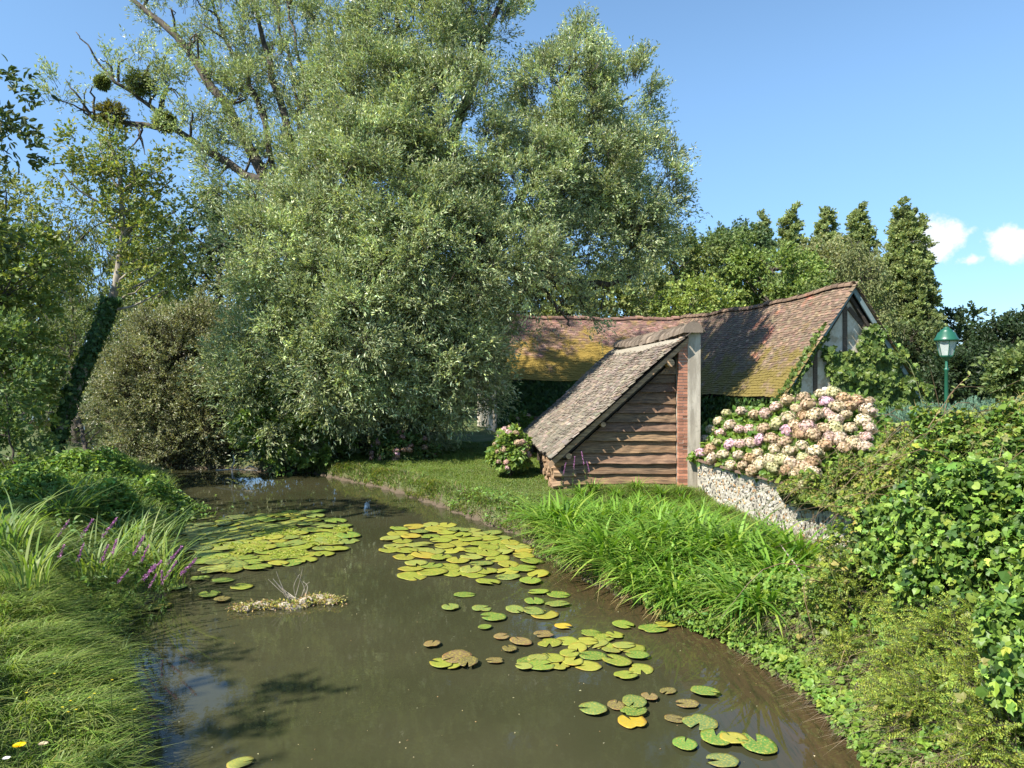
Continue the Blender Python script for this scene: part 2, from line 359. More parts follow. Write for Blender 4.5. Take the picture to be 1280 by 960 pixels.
# ------------------------------------------------------------------ roofs, wood, masonry
def roofmat(name, a, b3, moss, lo, hi, z0, z1, msc=1.6, red=None):
    """tile colours with moss that thickens between heights z1 (top) and z0 (eave)"""
    m, nt, b, out = M(name); c0 = attr(nt); g = nd(nt, 'ShaderNodeNewGeometry'); pos = g.outputs['Position']
    base = mixc(nt, noise(nt, 5, 6, .65, pos), a, b3)
    if red: base = mixc(nt, ramp(nt, noise(nt, .45, 3, .5, pos), .62, .72), base, red)
    base = mixc(nt, 1.0, base, c0, 'MULTIPLY')
    sp = nd(nt, 'ShaderNodeSeparateXYZ'); nt.links.new(pos, sp.inputs[0]); hz = ramp(nt, sp.outputs[2], z0, z1, .17, -.17)
    ad = nd(nt, 'ShaderNodeMath', operation='ADD'); nt.links.new(hz, ad.inputs[0]); nt.links.new(noise(nt, msc, 9, .72, pos), ad.inputs[1])
    mo = mixc(nt, noise(nt, 11, 5, .6, pos), moss, tuple(np.array(moss) * .45))
    nt.links.new(mixc(nt, ramp(nt, ad.outputs[0], lo, hi), base, mo), b.inputs['Base Color']); b.inputs['Roughness'].default_value = .92
    bump(nt, b, noise(nt, 45, 5, .7, pos), .7, .015); return m
m_rsh = roofmat('shed_tile', (.115, .093, .073), (.27, .218, .168), (.21, .19, .14), .60, .75, 1, 4)
m_rbr = roofmat('barn_tile', (.12, .083, .058), (.215, .147, .098), (.21, .16, .035), .50, .66, 2.2, 6.3, 1.3, (.42, .15, .09))
m_rbl = roofmat('wing_tile', (.15, .085, .065), (.28, .17, .13), (.36, .245, .045), .42, .60, 2.7, 6.4, .9, None)
m_mort = flat('lime_mortar', (.42, .38, .31), .95, 8, .2, .5)
m_dark = flat('interior_shade_paint', (.02, .017, .014), 1, 5, .3, 0)  # shade of interiors painted as a near-black colour
def woodmat(name, a, b3, warm=None):
    m, nt, b, out = M(name); t = nd(nt, 'ShaderNodeTexCoord'); mp = nd(nt, 'ShaderNodeMapping'); mp.inputs['Scale'].default_value = (1.2, 6, 16)
    nt.links.new(t.outputs['Object'], mp.inputs[0]); n = noise(nt, 2.5, 8, .68, mp.outputs[0])
    c = mixc(nt, ramp(nt, n, .3, .7), a, b3); c = mixc(nt, ramp(nt, noise(nt, 1.1, 5, .6, mp.outputs[0]), .5, .75), c, warm or a)
    nt.links.new(mixc(nt, 1.0, c, attr(nt), 'MULTIPLY'), b.inputs['Base Color']); b.inputs['Roughness'].default_value = .85; bump(nt, b, n, .5, .02); return m
m_board = woodmat('weathered_board', (.06, .038, .024), (.26, .168, .098), (.16, .088, .045))
m_timber = woodmat('old_timber', (.035, .027, .022), (.10, .08, .065), (.06, .04, .03))
m_log = woodmat('firewood', (.16, .10, .06), (.42, .30, .19), (.3, .2, .12))
def tiles(O, eu, ev, en, Lu, Lv, tw=.17, ex=.11, th=.018, sag=None, jit=1.0, clip=None):
    nu, nv = int(Lu / tw), int(Lv / ex); U, W = np.meshgrid(np.arange(nu + 1), np.arange(nv + 1)); U = U.ravel() * tw; r = W.ravel(); U = U + (r % 2) * tw * .5 + rng.normal(0, .006, len(U)) - tw * .5
    Vv = r * ex + rng.normal(0, .007, len(U)) * jit
    if clip is not None: k = clip(U, Vv); U, Vv = U[k], Vv[k]
    n_ = len(U); hw = tw * .49; L = ex * 1.75
    b0 = rng.normal(0, .004, n_) * jit; tl = rng.normal(0, .004, n_) * jit
    def P(u_, v_, w_): return O + u_[:, None] * eu + v_[:, None] * ev + w_[:, None] * en
    lo, hi = th * 1.9, th * .35
    c = [P(U - hw, Vv, lo + b0 + tl), P(U + hw, Vv, lo + b0 - tl), P(U + hw, Vv + L, np.full(n_, hi)), P(U - hw, Vv + L, np.full(n_, hi)),
         P(U - hw, Vv, lo + b0 + tl - th), P(U + hw, Vv, lo + b0 - tl - th)]
    V = np.stack(c, 1)
    if sag is not None: V = sag(V.reshape(-1, 3)).reshape(V.shape)
    off = (np.arange(n_) * 6)[:, None, None]
    Fa = (np.array([[0, 1, 2, 3], [4, 5, 1, 0]])[None] + off).reshape(-1, 4); Fb = (np.array([[0, 3, 4], [1, 5, 2]])[None] + off).reshape(-1, 3)
    g = np.exp(rng.normal(0, .17 * jit, (n_, 1))) * (1 + rng.normal(0, .05, (n_, 3)))
    return V.reshape(-1, 3), [Fa, Fb], np.repeat(g, 6, 0)
def ridge_caps(P0, P1, up, side, r=.11, L=.36, sag=None):
    """half-round ridge tiles, each lapping the next, bedded in mortar"""
    mb = MB(); d = P1 - P0; n_ = int(np.linalg.norm(d) / L); d = d / np.linalg.norm(d)
    for k in range(n_):
        c = P0 + d * k * L; rr = r * rng.uniform(.94, 1.08); th = np.linspace(-.1, math.pi + .1, 8); g = np.exp(rng.normal(0, .2))
        a = np.concatenate([c + np.cos(t) * side * rr * s1 + np.sin(t) * up * rr * s1 + d * l for l, s1 in ((-.02, 1.12), (L + .02, .92)) for t in th]).reshape(-1, 3)
        a = a + up * rng.normal(0, .012); V = a if sag is None else sag(a); j = np.arange(7)
        mb.add(V, [np.stack([j, j + 1, j + 9, j + 8], 1), np.arange(8)[::-1][None]], (g, g * .97, g * .95))
    return mb

# ---- woodshed (a = along the front, b = back, z = up)
e1, e2, ez = np.array([.998, .067, 0]), np.array([-.067, .998, 0]), np.array([0, 0, 1.])
SO = np.array([.84, 15.5, 0])
def S(a, b_, z): return SO + a * e1 + b_ * e2 + z * ez
shed = thing('woodshed', 'woodshed with long steep tiled lean-to roof and weathered brown board front', 'shed', S(1.6, 3.5, .38))
ZE, RUN, SL = 1.08, 3.06, 2.76 / 3.06; LB_ = 7.8
def zr(a): return ZE + SL * a
ev = norm(e1 + SL * ez); en = norm(np.cross(e2 * -1, ev)); en = en if en[2] > 0 else -en
def sg(V):
    b_ = (V - SO) @ e2; a = (V - SO) @ e1
    V = V.copy(); V[:, 2] += -.10 * np.sin(np.clip(b_ / LB_, 0, 1) * math.pi) * (.4 + .6 * a / RUN) + .025 * np.sin(b_ * 2.1 + a * 1.3) + .02 * np.sin(a * 3.1 + .6); return V
Lv = RUN * math.hypot(1, SL) + .02
V, fs, c = tiles(S(0, 0, ZE), e2, ev, en, LB_, Lv, .165, .105, .018, sg, 1.5)
MB().add(V, fs, c).out('roof', m_rsh, shed); roof = bpy.data.objects['roof']
mb = MB(); bb = np.linspace(0.02, LB_ - .05, 14); Vt = np.array([S(a, b_, zr(a) - dz) for b_ in bb for a, dz in ((0.02, .03), (RUN, .03), (RUN, .07), (.02, .07))])
Vt = sg(Vt); ii = np.arange(13)[:, None] * 4; jj = np.arange(4)[None]; j2 = (jj + 1) % 4
mb.add(Vt, [np.stack([ii + jj, ii + j2, ii + 4 + j2, ii + 4 + jj], -1).reshape(-1, 4), np.array([[0, 3, 2, 1]]), np.array([[52, 53, 54, 55]])], (.5, .45, .4)); mb.out('roof_boarding', m_timber, roof)
mb = ridge_caps(sg(np.array([S(RUN + .07, -.1, zr(RUN) + .05)]))[0], sg(np.array([S(RUN + .07, LB_, zr(RUN) + .05)]))[0], norm(ez), e1, .19, .42, lambda V: V - np.array([0, 0, 1]) * (.10 * np.sin(np.clip(((V - SO) @ e2) / LB_, 0, 1) * math.pi))[:, None])
mb.out('ridge_tiles', m_rsh, roof)
# barge board under the roof's front edge
mb = MB(); V, f = prism([S(-.05, 0, ZE - .1), S(RUN, 0, zr(RUN) - .065), S(RUN, 0, zr(RUN) - .19), S(-.02, 0, ZE - .22)], e2 * .035); V = sg(V); V -= e2 * .006
mb.add(V, f, (1.9, 1.95, 2.0)); mb.out('barge_board', m_board, roof)
for k in range(2):
    V, f = prism([S(.35, .33, zr(.35) - .2), S(RUN - .25, .33, zr(RUN - .25) - .2), S(RUN - .25, .33, zr(RUN - .25) - .32), S(.35, .33, zr(.35) - .32)], e2 * .05); V += e2 * (-.06 if k == 0 else 7.2); MB().add(V, f, (.8, .8, .8)).out('rafter', m_timber, shed)
# lapped boards
mb = MB(); z = .30; A1 = 2.84
while z < zr(A1) - .35:
    h = rng.uniform(.19, .27); z1 = z + h + .03; al0 = max(.32, (z - ZE + .30) / SL + .06); al1 = max(.32, (z1 - ZE + .30) / SL + .06)
    if al0 > A1 - .15: break
    al1 = min(al1, A1 - .05); nseg = 12; a0 = np.linspace(al0, A1, nseg); a1 = np.linspace(al1, A1, nseg)
    dr = rng.normal(0, .008); bt = z + dr * (a0 - 1.5) + .008 * np.sin(a0 * rng.uniform(2, 6) + rng.uniform(0, 6)) + rng.normal(0, .004, nseg); k = np.clip(rng.normal(1, .3), .55, 1.7)
    def row(a, zz, b_): return S(0, 0, 0) + a[:, None] * e1 + np.asarray(b_)[:, None] * e2 + np.broadcast_to(zz, a.shape)[:, None] * ez
    o1 = .185 + rng.normal(0, .008, nseg) + np.linspace(0, rng.normal(0, .012), nseg)
    V = np.concatenate([row(a0, bt, o1), row(a1, z1, np.full(nseg, .272)), row(a1, z1, np.full(nseg, .288)), row(a0, bt, o1 + .024)])
    q = np.arange(nseg - 1); fs = [np.stack([q + r_ * nseg, q + 1 + r_ * nseg, q + 1 + ((r_ + 1) % 4) * nseg, q + ((r_ + 1) % 4) * nseg], 1) for r_ in range(4)]
    fs += [np.array([[0, nseg, 2 * nseg, 3 * nseg]]), np.array([[nseg - 1, 4 * nseg - 1, 3 * nseg - 1, 2 * nseg - 1]])]
    mb.add(V, fs, np.array([k, k * rng.uniform(.93, 1.02), k * rng.uniform(.86, 1.02)])); z += h
mb.out('board_front', m_board, shed)
V, f = prism([S(.33, .31, .3), S(A1, .31, .3), S(A1, .31, zr(A1) - .25), S(.33, .31, zr(.33) - .25)], e2 * .02); part('dark_backing', V, f, m_dark, shed)  # added sheet, painted near black as the shade between the boards
for b_ in (.33, 2.9, 5.4, 7.6):
    V, f = box(S(.33, b_, .72), [e1, e2, ez], (.06, .06, .55)); MB().add(V, f, (1.1, 1, .9)).out('post', m_timber, shed)
V, f = box(S(.33, 4.0, 1.16), [e1, e2, ez], (.05, 4.0, .06)); MB().add(V, f).out('wall_plate', m_timber, shed)
V, f = box(S(1.7, 7.7, .9), [e1, e2, ez], (1.3, .04, .7)); MB().add(V, f, (.6, .6, .6)).out('back_boarding', m_board, shed)
for a, r in ((.40, .065), (1.16, .055), (2.66, .085)):
    V, f = tube([S(a, -.02, zr(a) - .30), S(a, .25, zr(a) - .30), S(a, 1.2, zr(a) - .28)], [r, r, r], 10); MB().add(V, f, (2.6, 2.6, 2.5)).out('purlin_end', m_board, shed)
# pier and garden wall behind the shed
m_brick = flat('brick', (.36, .135, .075), .9, 9, .3, .4)
pier = thing('garden_wall', 'tall brick wall end with a pale rendered face, standing between the woodshed and the hydrangeas', 'wall', S(3.0, 3.5, .4))
mb = MB(); hmort = 3.72
V, f = box(S(2.955, 3.9, (.3 + hmort) / 2), [e1, e2, ez], (.095, 3.85, (hmort - .3) / 2)); part('mortar_core', V, f, m_mort, pier)
zc = .34; k = 0
while zc < hmort - .05:
    for (a0, a1) in (((2.85, 3.05),) if k % 2 else ((2.85, 2.945), (2.957, 3.05))):
        V, f = box(S((a0 + a1) / 2, .10 + rng.normal(0, .004), zc + .028), [e1, e2, ez], ((a1 - a0) / 2, .06, .0275)); g = np.exp(rng.normal(0, .2)); mb.add(V, f, (g, g * .9, g * .85))
    zc += .067; k += 1
m2, nt, b, out = M('brick_var'); nt.links.new(mixc(nt, 1.0, mixc(nt, noise(nt, 12, 5), (.25, .11, .07), (.40, .21, .14)), attr(nt), 'MULTIPLY'), b.inputs['Base Color']); b.inputs['Roughness'].default_value = .9
m_brick = m2; mb.out('brick_corner', m_brick, pier)
m_render, nt, b, out = M('rendered_face'); t = nd(nt, 'ShaderNodeTexCoord'); mp = nd(nt, 'ShaderNodeMapping'); mp.inputs['Scale'].default_value = (3, 3, .6); nt.links.new(t.outputs['Object'], mp.inputs[0])
nr = noise(nt, 2.2, 8, .65, mp.outputs[0]); c = mixc(nt, ramp(nt, nr, .35, .65), (.27, .235, .185), (.47, .42, .34)); c = mixc(nt, ramp(nt, noise(nt, 9, 6, .7), .55, .75), c, (.22, .20, .16))
nt.links.new(c, b.inputs['Base Color']); b.inputs['Roughness'].default_value = .95; bump(nt, b, noise(nt, 25, 6, .7), .5, .01)
V, f = prism([S(3.052, .02, .3), S(3.33, .02, .3), S(3.34, .02, 3.80), S(3.19, .02, 3.99), S(3.052, .02, 3.84)], e2 * 7.75); part('rendered_face', V, f, m_render, pier)
mb = MB()
for k in range(19):
    b0 = -.06 + k * .41
    for s_, a0, a1 in ((-1, 2.98, 3.20), (1, 3.18, 3.42)):
        aa = [a0, a1] if s_ < 0 else [a0, a1]
        za = (3.86, 4.05) if s_ < 0 else (4.05, 3.83)
        V, f = prism([S(a0, b0, za[0]), S(a1, b0, za[1]), S(a1, b0, za[1] + .035), S(a0, b0, za[0] + .035)], e2 * .39); V[:, 2] += rng.normal(0, .012); g = .68 * np.exp(rng.normal(0, .3)); mb.add(V, f, (g, g * .96, g * .9))
mb.out('coping_tiles', m_rsh, pier)

# ---- flint wall towards the camera
fw = thing('flint_wall', 'low whitewashed flint wall with a tile coping below the pink hydrangeas', 'wall', (4.3, 12.5, .3))
ys = np.linspace(15.45, 5.0, 40); xs = wall_x(ys); zt = 1.04 + .02 * np.sin(ys * 1.7)
mb = MB(); Vw = []
for x_, y_, z_ in zip(xs, ys, zt): Vw += [[x_, y_, -.1], [x_, y_, z_], [x_ + .35, y_, z_], [x_ + .35, y_, -.1]]
ii = np.arange(39)[:, None] * 4; jj = np.arange(4)[None]; j2 = (jj + 1) % 4
m3, nt, b, out = M('whitewash'); c = mixc(nt, ramp(nt, noise(nt, 3, 7, .65), .4, .72), (.46, .43, .36), (.28, .25, .20)); nt.links.new(c, b.inputs['Base Color']); b.inputs['Roughness'].default_value = .95; bump(nt, b, noise(nt, 30, 6, .7), .8, .02)
part('mortar', Vw, [np.stack([ii + jj, ii + j2, ii + 4 + j2, ii + 4 + jj], -1).reshape(-1, 4), np.array([[0, 3, 2, 1]])], m3, fw)
ico = bpy.data.meshes.new('tmp'); import bmesh; bm = bmesh.new(); bmesh.ops.create_icosphere(bm, subdivisions=2, radius=1); bmesh.ops.triangulate(bm, faces=bm.faces)
IV = np.array([v_.co[:] for v_ in bm.verts]); IF = np.array([[v_.index for v_ in f_.verts] for f_ in bm.faces]); bm.free()
def stones(P, eu, ew, en_, a, b_, t_, cols):
    n_ = len(P); ph = rng.uniform(0, 6.28, n_); k = len(IV)
    loc = IV[None] * (1 + .17 * np.sin(IV[None, :, 0] * 3 + ph[:, None] * 3) * np.cos(IV[None, :, 1] * 2.7 + ph[:, None]))[..., None]
    cu = np.cos(ph)[:, None]; su = np.sin(ph)[:, None]
    x_ = loc[..., 0] * a[:, None]; y_ = loc[..., 1] * b_[:, None]; xr = x_ * cu - y_ * su; yr = x_ * su + y_ * cu
    V = P[:, None] + xr[..., None] * eu + yr[..., None] * ew + (loc[..., 2] * t_[:, None])[..., None] * en_
    return V.reshape(-1, 3), [(IF[None] + (np.arange(n_) * k)[:, None, None]).reshape(-1, 3)], np.repeat(cols, k, 0)
ny = 3600; sy = rng.uniform(6.5, 15.42, ny); sz = rng.uniform(-.02, .97, ny); keep = []
cell = {}
for q in range(ny):
    key = (int(sy[q] / .075), int(sz[q] / .062))
    if key in cell: continue
    cell[key] = 1; keep.append(q)
sy, sz = sy[keep], sz[keep]; nn = len(sy); P = np.stack([wall_x(sy) - .003, sy, sz], 1)
pal = np.array([[.50, .47, .41], [.40, .37, .31], [.12, .11, .10], [.07, .065, .06], [.30, .18, .09], [.42, .27, .12], [.25, .23, .2], [.55, .51, .43]])
cw = pal[rng.choice(8, nn, p=[.17, .15, .17, .15, .09, .08, .10, .09])] * np.exp(rng.normal(0, .12, (nn, 1)))
V, fs, c = stones(P, np.array([0, 1., 0]), ez, np.array([-1., 0, 0]), rng.uniform(.018, .042, nn), rng.uniform(.014, .03, nn), rng.uniform(.008, .024, nn), cw)
m4, nt, b, out = M('flint'); nt.links.new(mixc(nt, 1.0, attr(nt), mixc(nt, noise(nt, 30, 4), (.6, .6, .6), (1.2, 1.2, 1.2)), 'MULTIPLY'), b.inputs['Base Color']); b.inputs['Roughness'].default_value = .55
MB().add(V, fs, c).out('flint_facing', m4, fw, True)
m_cop = flat('coping_tile', (.19, .125, .095), .9, 10, .35, .5)
mb = MB()
for q in range(26):
    y_ = 15.3 - q * .31; x_ = wall_x(y_) + .14; tdir = norm(np.array([wall_x(y_ - .3) - wall_x(y_), -.3, 0.])); V, f = box((x_, y_, 1.075 + rng.normal(0, .006)), [tdir, np.array([-tdir[1], tdir[0], 0]), ez], (.148, .22, .022)); mb.add(V, f)
mb.out('coping', m_cop, fw)

# ---- barn, two wings at a right angle
eb1, eb2 = np.array([.977, .213, 0]), np.array([-.213, .977, 0]); BP = np.array([11.5, 24., 0])
def B(a, b_, z): return BP + a * eb1 + b_ * eb2 + z * ez
barn = thing('barn', 'old barn with long mossy red-brown tiled roof and timbered plaster gable', 'barn', B(0, 6, .9))
HS, ZB, ZR = 2.72, 2.22, 6.0
def sgb(V):
    b_ = (V - BP) @ eb2; V = V.copy(); V[:, 2] += -.16 * np.sin(np.clip(b_ / 13, 0, 1) * math.pi) * np.clip((V[:, 2] - 1.5) / 4, 0, 1) + .03 * np.sin(b_ * 1.7) + .025 * np.sin(((V - BP) @ eb1) * 3 + b_); return V
for s_ in (-1, 1):
    evb = norm(np.array([0., 0, ZR - ZB]) - s_ * eb1 * HS); enb = norm(np.cross(evb, eb2)); enb = enb if enb[2] > 0 else -enb
    L_ = 13.2; V, fs, c = tiles(B(s_ * HS, 0, ZB), eb2, evb, enb, L_, math.hypot(HS, ZR - ZB), .18, .115, .018, sgb, 1.3)
    MB().add(V, fs, c).out('roof', m_rbr, barn)
    kk = 16; V = np.concatenate([np.array([B(s_ * (HS - .02), b_, ZB - .05), B(0, b_, ZR - .06), B(0, b_, ZR - .13), B(s_ * (HS - .1), b_, ZB - .06)]) for b_ in np.linspace(.03, 13, kk)])
    ii = np.arange(kk - 1)[:, None] * 4; jj = np.arange(4)[None]; j2 = (jj + 1) % 4
    part('roof_underside', sgb(V), [np.stack([ii + jj, ii + j2, ii + 4 + j2, ii + 4 + jj], -1).reshape(-1, 4), np.array([[0, 3, 2, 1]])], m_timber, barn)
mb = ridge_caps(B(0, 0, ZR + .0), B(0, 13.2, ZR), ez, eb1, .13, .33, sgb); mb.out('ridge_tiles', m_rbr, barn)
m_pl, nt, b, out = M('old_plaster'); n_ = noise(nt, 2.2, 8, .68); c = mixc(nt, ramp(nt, n_, .42, .6), (.52, .47, .39), (.33, .27, .19)); c = mixc(nt, ramp(nt, noise(nt, 8, 7, .7), .55, .72), c, (.60, .57, .50))
nt.links.new(c, b.inputs['Base Color']); b.inputs['Roughness'].default_value = .95; bump(nt, b, noise(nt, 18, 7, .7), .6, .02)
V, f = prism([B(-HS + .25, .25, .3), B(HS - .25, .25, .3), B(HS - .25, .25, ZB + .22), B(0, .25, ZR - .12), B(-HS + .25, .25, ZB + .22)], eb2 * .3); part('gable_wall', V, f, m_pl, barn)
m_stw = flat('rubble_stone', (.20, .17, .13), .95, 5, .4, .8)
for s_ in (-1, 1):
    V, f = prism([B(s_ * (HS - .25), .56, .3), B(s_ * (HS - .5), .56, .3), B(s_ * (HS - .5), .56, ZB + .25), B(s_ * (HS - .25), .56, ZB + .2)], eb2 * 12); part('side_wall', V, f, m_stw, barn)
m_paint, nt, b, out = M('blue_grey_paint'); nt.links.new(mixc(nt, ramp(nt, noise(nt, 9, 6), .5, .75), (.165, .225, .24), (.26, .28, .26)), b.inputs['Base Color']); b.inputs['Roughness'].default_value = .6
for s_ in (-1, 1):
    V, f = prism([B(s_ * (HS + .02), -.03, ZB - .02), B(0, -.03, ZR + .0), B(0, -.03, ZR - .25), B(s_ * (HS - .13), -.03, ZB - .05)], eb2 * .05); part('barge_board', V, f, m_paint, barn)
    V, f = prism([B(s_ * (HS - .22), .12, ZB - .05), B(0, .12, ZR - .27), B(0, .12, ZR - .45), B(s_ * (HS - .36), .12, ZB - .05)], eb2 * .13); MB().add(V, f, (.7, .7, .7)).out('rafter', m_timber, barn)
def tim(a0, z0, a1, z1, w): 
    d_ = norm(np.array([a1 - a0, z1 - z0])); p = np.array([-d_[1], d_[0]]) * w / 2
    V, f = prism([B(a0 + p[0], .21, z0 + p[1]), B(a0 - p[0], .21, z0 - p[1]), B(a1 - p[0], .21, z1 - p[1]), B(a1 + p[0], .21, z1 + p[1])], eb2 * .035); MB().add(V, f, (1.2, 1.1, 1.0)).out('timber', m_timber, barn)
tim(-.14, 1.2, -.14, 5.3, .16); tim(-1.28, 1.2, -1.28, 4.0, .15); tim(-2.0, 1.2, -2.0, 3.0, .14); tim(.0, 5.25, 1.6, 3.55, .15); tim(1.15, 1.2, 1.15, 4.0, .15)
V, f = box(B(-.95, .22, 1.9), [eb1, eb2, ez], (.3, .04, .3)); part('opening_shade', V, f, m_dark, barn)  # near-black block on the wall; the opening's shade is in its colour
V, fs = lathe([(.001, -.12), (.08, -.1), (.12, 0), (.08, .1), (.001, .12)], 12, B(-1.0, .10, 2.45)); part('wall_lantern', V, fs, flat('opal_glass', (.6, .6, .58), .3, 5, .05, 0), barn, None, True)
# wing
wing = thing('barn_wing', 'low barn wing with a yellow mossy tiled roof, half hidden behind the willow', 'barn', B(-6, 12.5, .4))
LW, HW, ZW, ZWR = 10.4, 3.1, 2.78, 5.95
def sgw(V):
    a = (V - BP) @ eb1; V = V.copy(); V[:, 2] += -.12 * np.sin(np.clip(-a / LW, 0, 1) * math.pi) * np.clip((V[:, 2] - 2) / 4, 0, 1) + .03 * np.sin(a * 1.9); return V
for s_ in (-1, 1):
    evw = norm(np.array([0., 0, ZWR - ZW]) - s_ * eb2 * HW); enw = norm(np.cross(evw, eb1)); enw = enw if enw[2] > 0 else -enw
    V, fs, c = tiles(B(-LW, 13 + s_ * HW, ZW), eb1, evw, enw, LW + (2.4 if s_ > 0 else 0), math.hypot(HW, ZWR - ZW), .18, .115, .018, sgw, 1.3, (lambda U, W_: U < LW - 2.75 + W_ * .62) if s_ < 0 else None)
    MB().add(V, fs, c).out('roof', m_rbl, wing)
mb = ridge_caps(B(-LW, 13, ZWR), B(0, 13, ZWR), ez, eb2, .13, .33, sgw); mb.out('ridge_tiles', m_rbl, wing)
V, f = prism([B(-LW + .2, 13 - HW + .35, .2), B(-3, 13 - HW + .35, .2), B(-3, 13 - HW + .35, ZW + .25), B(-LW + .2, 13 - HW + .35, ZW + .25)], eb2 * .35); part('front_wall', V, f, m_stw, wing)
V, f = prism([B(-LW + .2, 13 - HW + .72, .2), B(-LW + .2, 13 + HW - .4, .2), B(-LW + .2, 13 + HW - .4, ZW + .3), B(-LW + .2, 13, ZWR - .15), B(-LW + .2, 13 - HW + .72, ZW + .62)], eb1 * .3); part('gable_wall', V, f, m_pl, wing)
V, f = prism([B(-LW - .05, 13 - HW - .02, ZW), B(-LW - .05, 13, ZWR + .05), B(-LW - .05, 13, ZWR - .15), B(-LW - .05, 13 - HW + .15, ZW)], eb1 * .05); part('barge_board', V, f, flat('pale_paint', (.45, .45, .42), .7), wing)

# ------------------------------------------------------------------ the great willow
def lob(cx, cy, rx, ry, D, dn=1.0, dz=None):
    k = D / F_PX; c = at(cx, cy, D); r = (rx * ry) ** .5 * k if dz is None else dz
    return (c[0], c[1], c[2], rx * k, r, ry * k, dn)
W = [lob(375, 330, 85, 85, 22.5), lob(352, 470, 68, 90, 21.8), lob(430, 420, 80, 110, 21.8), lob(470, 250, 95, 85, 22.5), lob(540, 330, 90, 90, 22),
     lob(520, 450, 95, 80, 22.5), lob(575, 410, 50, 66, 23), lob(480, 150, 75, 75, 23.5), lob(560, 170, 75, 80, 23), lob(520, 50, 80, 60, 24.5, .8), lob(590, 20, 55, 50, 25.5, .7),
     lob(440, 60, 45, 65, 25, .6), lob(700, 130, 55, 80, 25, .85), lob(730, 210, 70, 60, 24.5, .9), lob(780, 135, 38, 55, 25.5, .7), lob(785, 250, 60, 45, 25, .8),
     lob(655, 250, 60, 65, 23.5), lob(745, 300, 75, 38, 24.5, .75), lob(822, 265, 32, 38, 25.5, .5), lob(640, 320, 60, 50, 22.5), lob(405, 190, 50, 70, 25, .8),
     lob(735, 70, 22, 35, 25.5, .5), lob(800, 210, 38, 40, 25.3, .7),
     lob(345, 60, 55, 75, 26.5, .42), lob(290, 50, 45, 70, 27, .40), lob(330, 150, 60, 55, 26, .5), lob(225, 25, 40, 40, 26.5, .30), lob(265, 120, 50, 40, 25.5, .35), lob(235, 160, 45, 25, 25, .35),
     lob(180, 95, 36, 30, 25, .35), lob(130, 95, 25, 25, 25, .22), lob(90, 120, 32, 22, 25, .16), lob(305, 215, 55, 40, 24.5, .6), lob(160, 190, 25, 18, 25, .2),
     lob(410, -45, 80, 40, 26, .25), lob(520, -45, 90, 40, 25.5, .3), lob(600, -35, 50, 40, 26, .4), lob(300, -50, 60, 45, 27, .3), lob(200, -40, 40, 35, 27, .25),
     lob(690, 372, 45, 16, 23.5, .35), lob(600, 440, 26, 30, 23.2, .6), lob(592, 480, 28, 40, 24, .8), lob(740, 392, 16, 12, 24.2, .35), lob(800, 318, 38, 18, 25, .5), lob(625, 385, 28, 24, 24, .5),
     lob(480, 520, 80, 40, 23.5, .8), lob(430, 320, 55, 50, 27, .7), lob(560, 280, 60, 60, 27, .6), lob(500, 420, 80, 70, 26.5, .8)]
WB = np.array([-4.6, 24.2, .4])
willow = thing('willow_tree', 'huge silvery green willow with several leaning trunks at the water\'s edge', 'tree', WB)
P, D, K = crown_shoots(W, 1.15, .52, .17, 19, .35, .75)
keep = P[:, 2] > .35; P, D, K = P[keep], D[keep], K[keep]
sparse = ((P[:, 0] / P[:, 1]) < -.29) & (P[:, 2] > 9.3)
sparse_k = sparse & (rng.random(len(P)) < .34)
P, D, K = P[~sparse_k], D[~sparse_k], K[~sparse_k]
D = norm(D + np.array([0, 0, .25]) + np.array([0, 0, .55]) * sm((P[:, 2:3] - 6) / 5))
V, fs, c = leaves_on(P, D, K, 16, .80, .135, .043, [(.185, .235, .10), (.24, .275, .15), (.22, .265, .11)], droop=.22, hue=.10, val=.26, clump_val=.2, spread=.75, up=.35)
mbc = MB().add(V, fs, c)
print('willow leaves', len(P) * 16)
V, fs = shoot_sticks(P, D, .6, .009, .5); mbc.add(V, fs, (.08, .065, .045)); mbc.out('crown', m_willow, willow)
def pp(*a): return np.array([at(*t) for t in a])
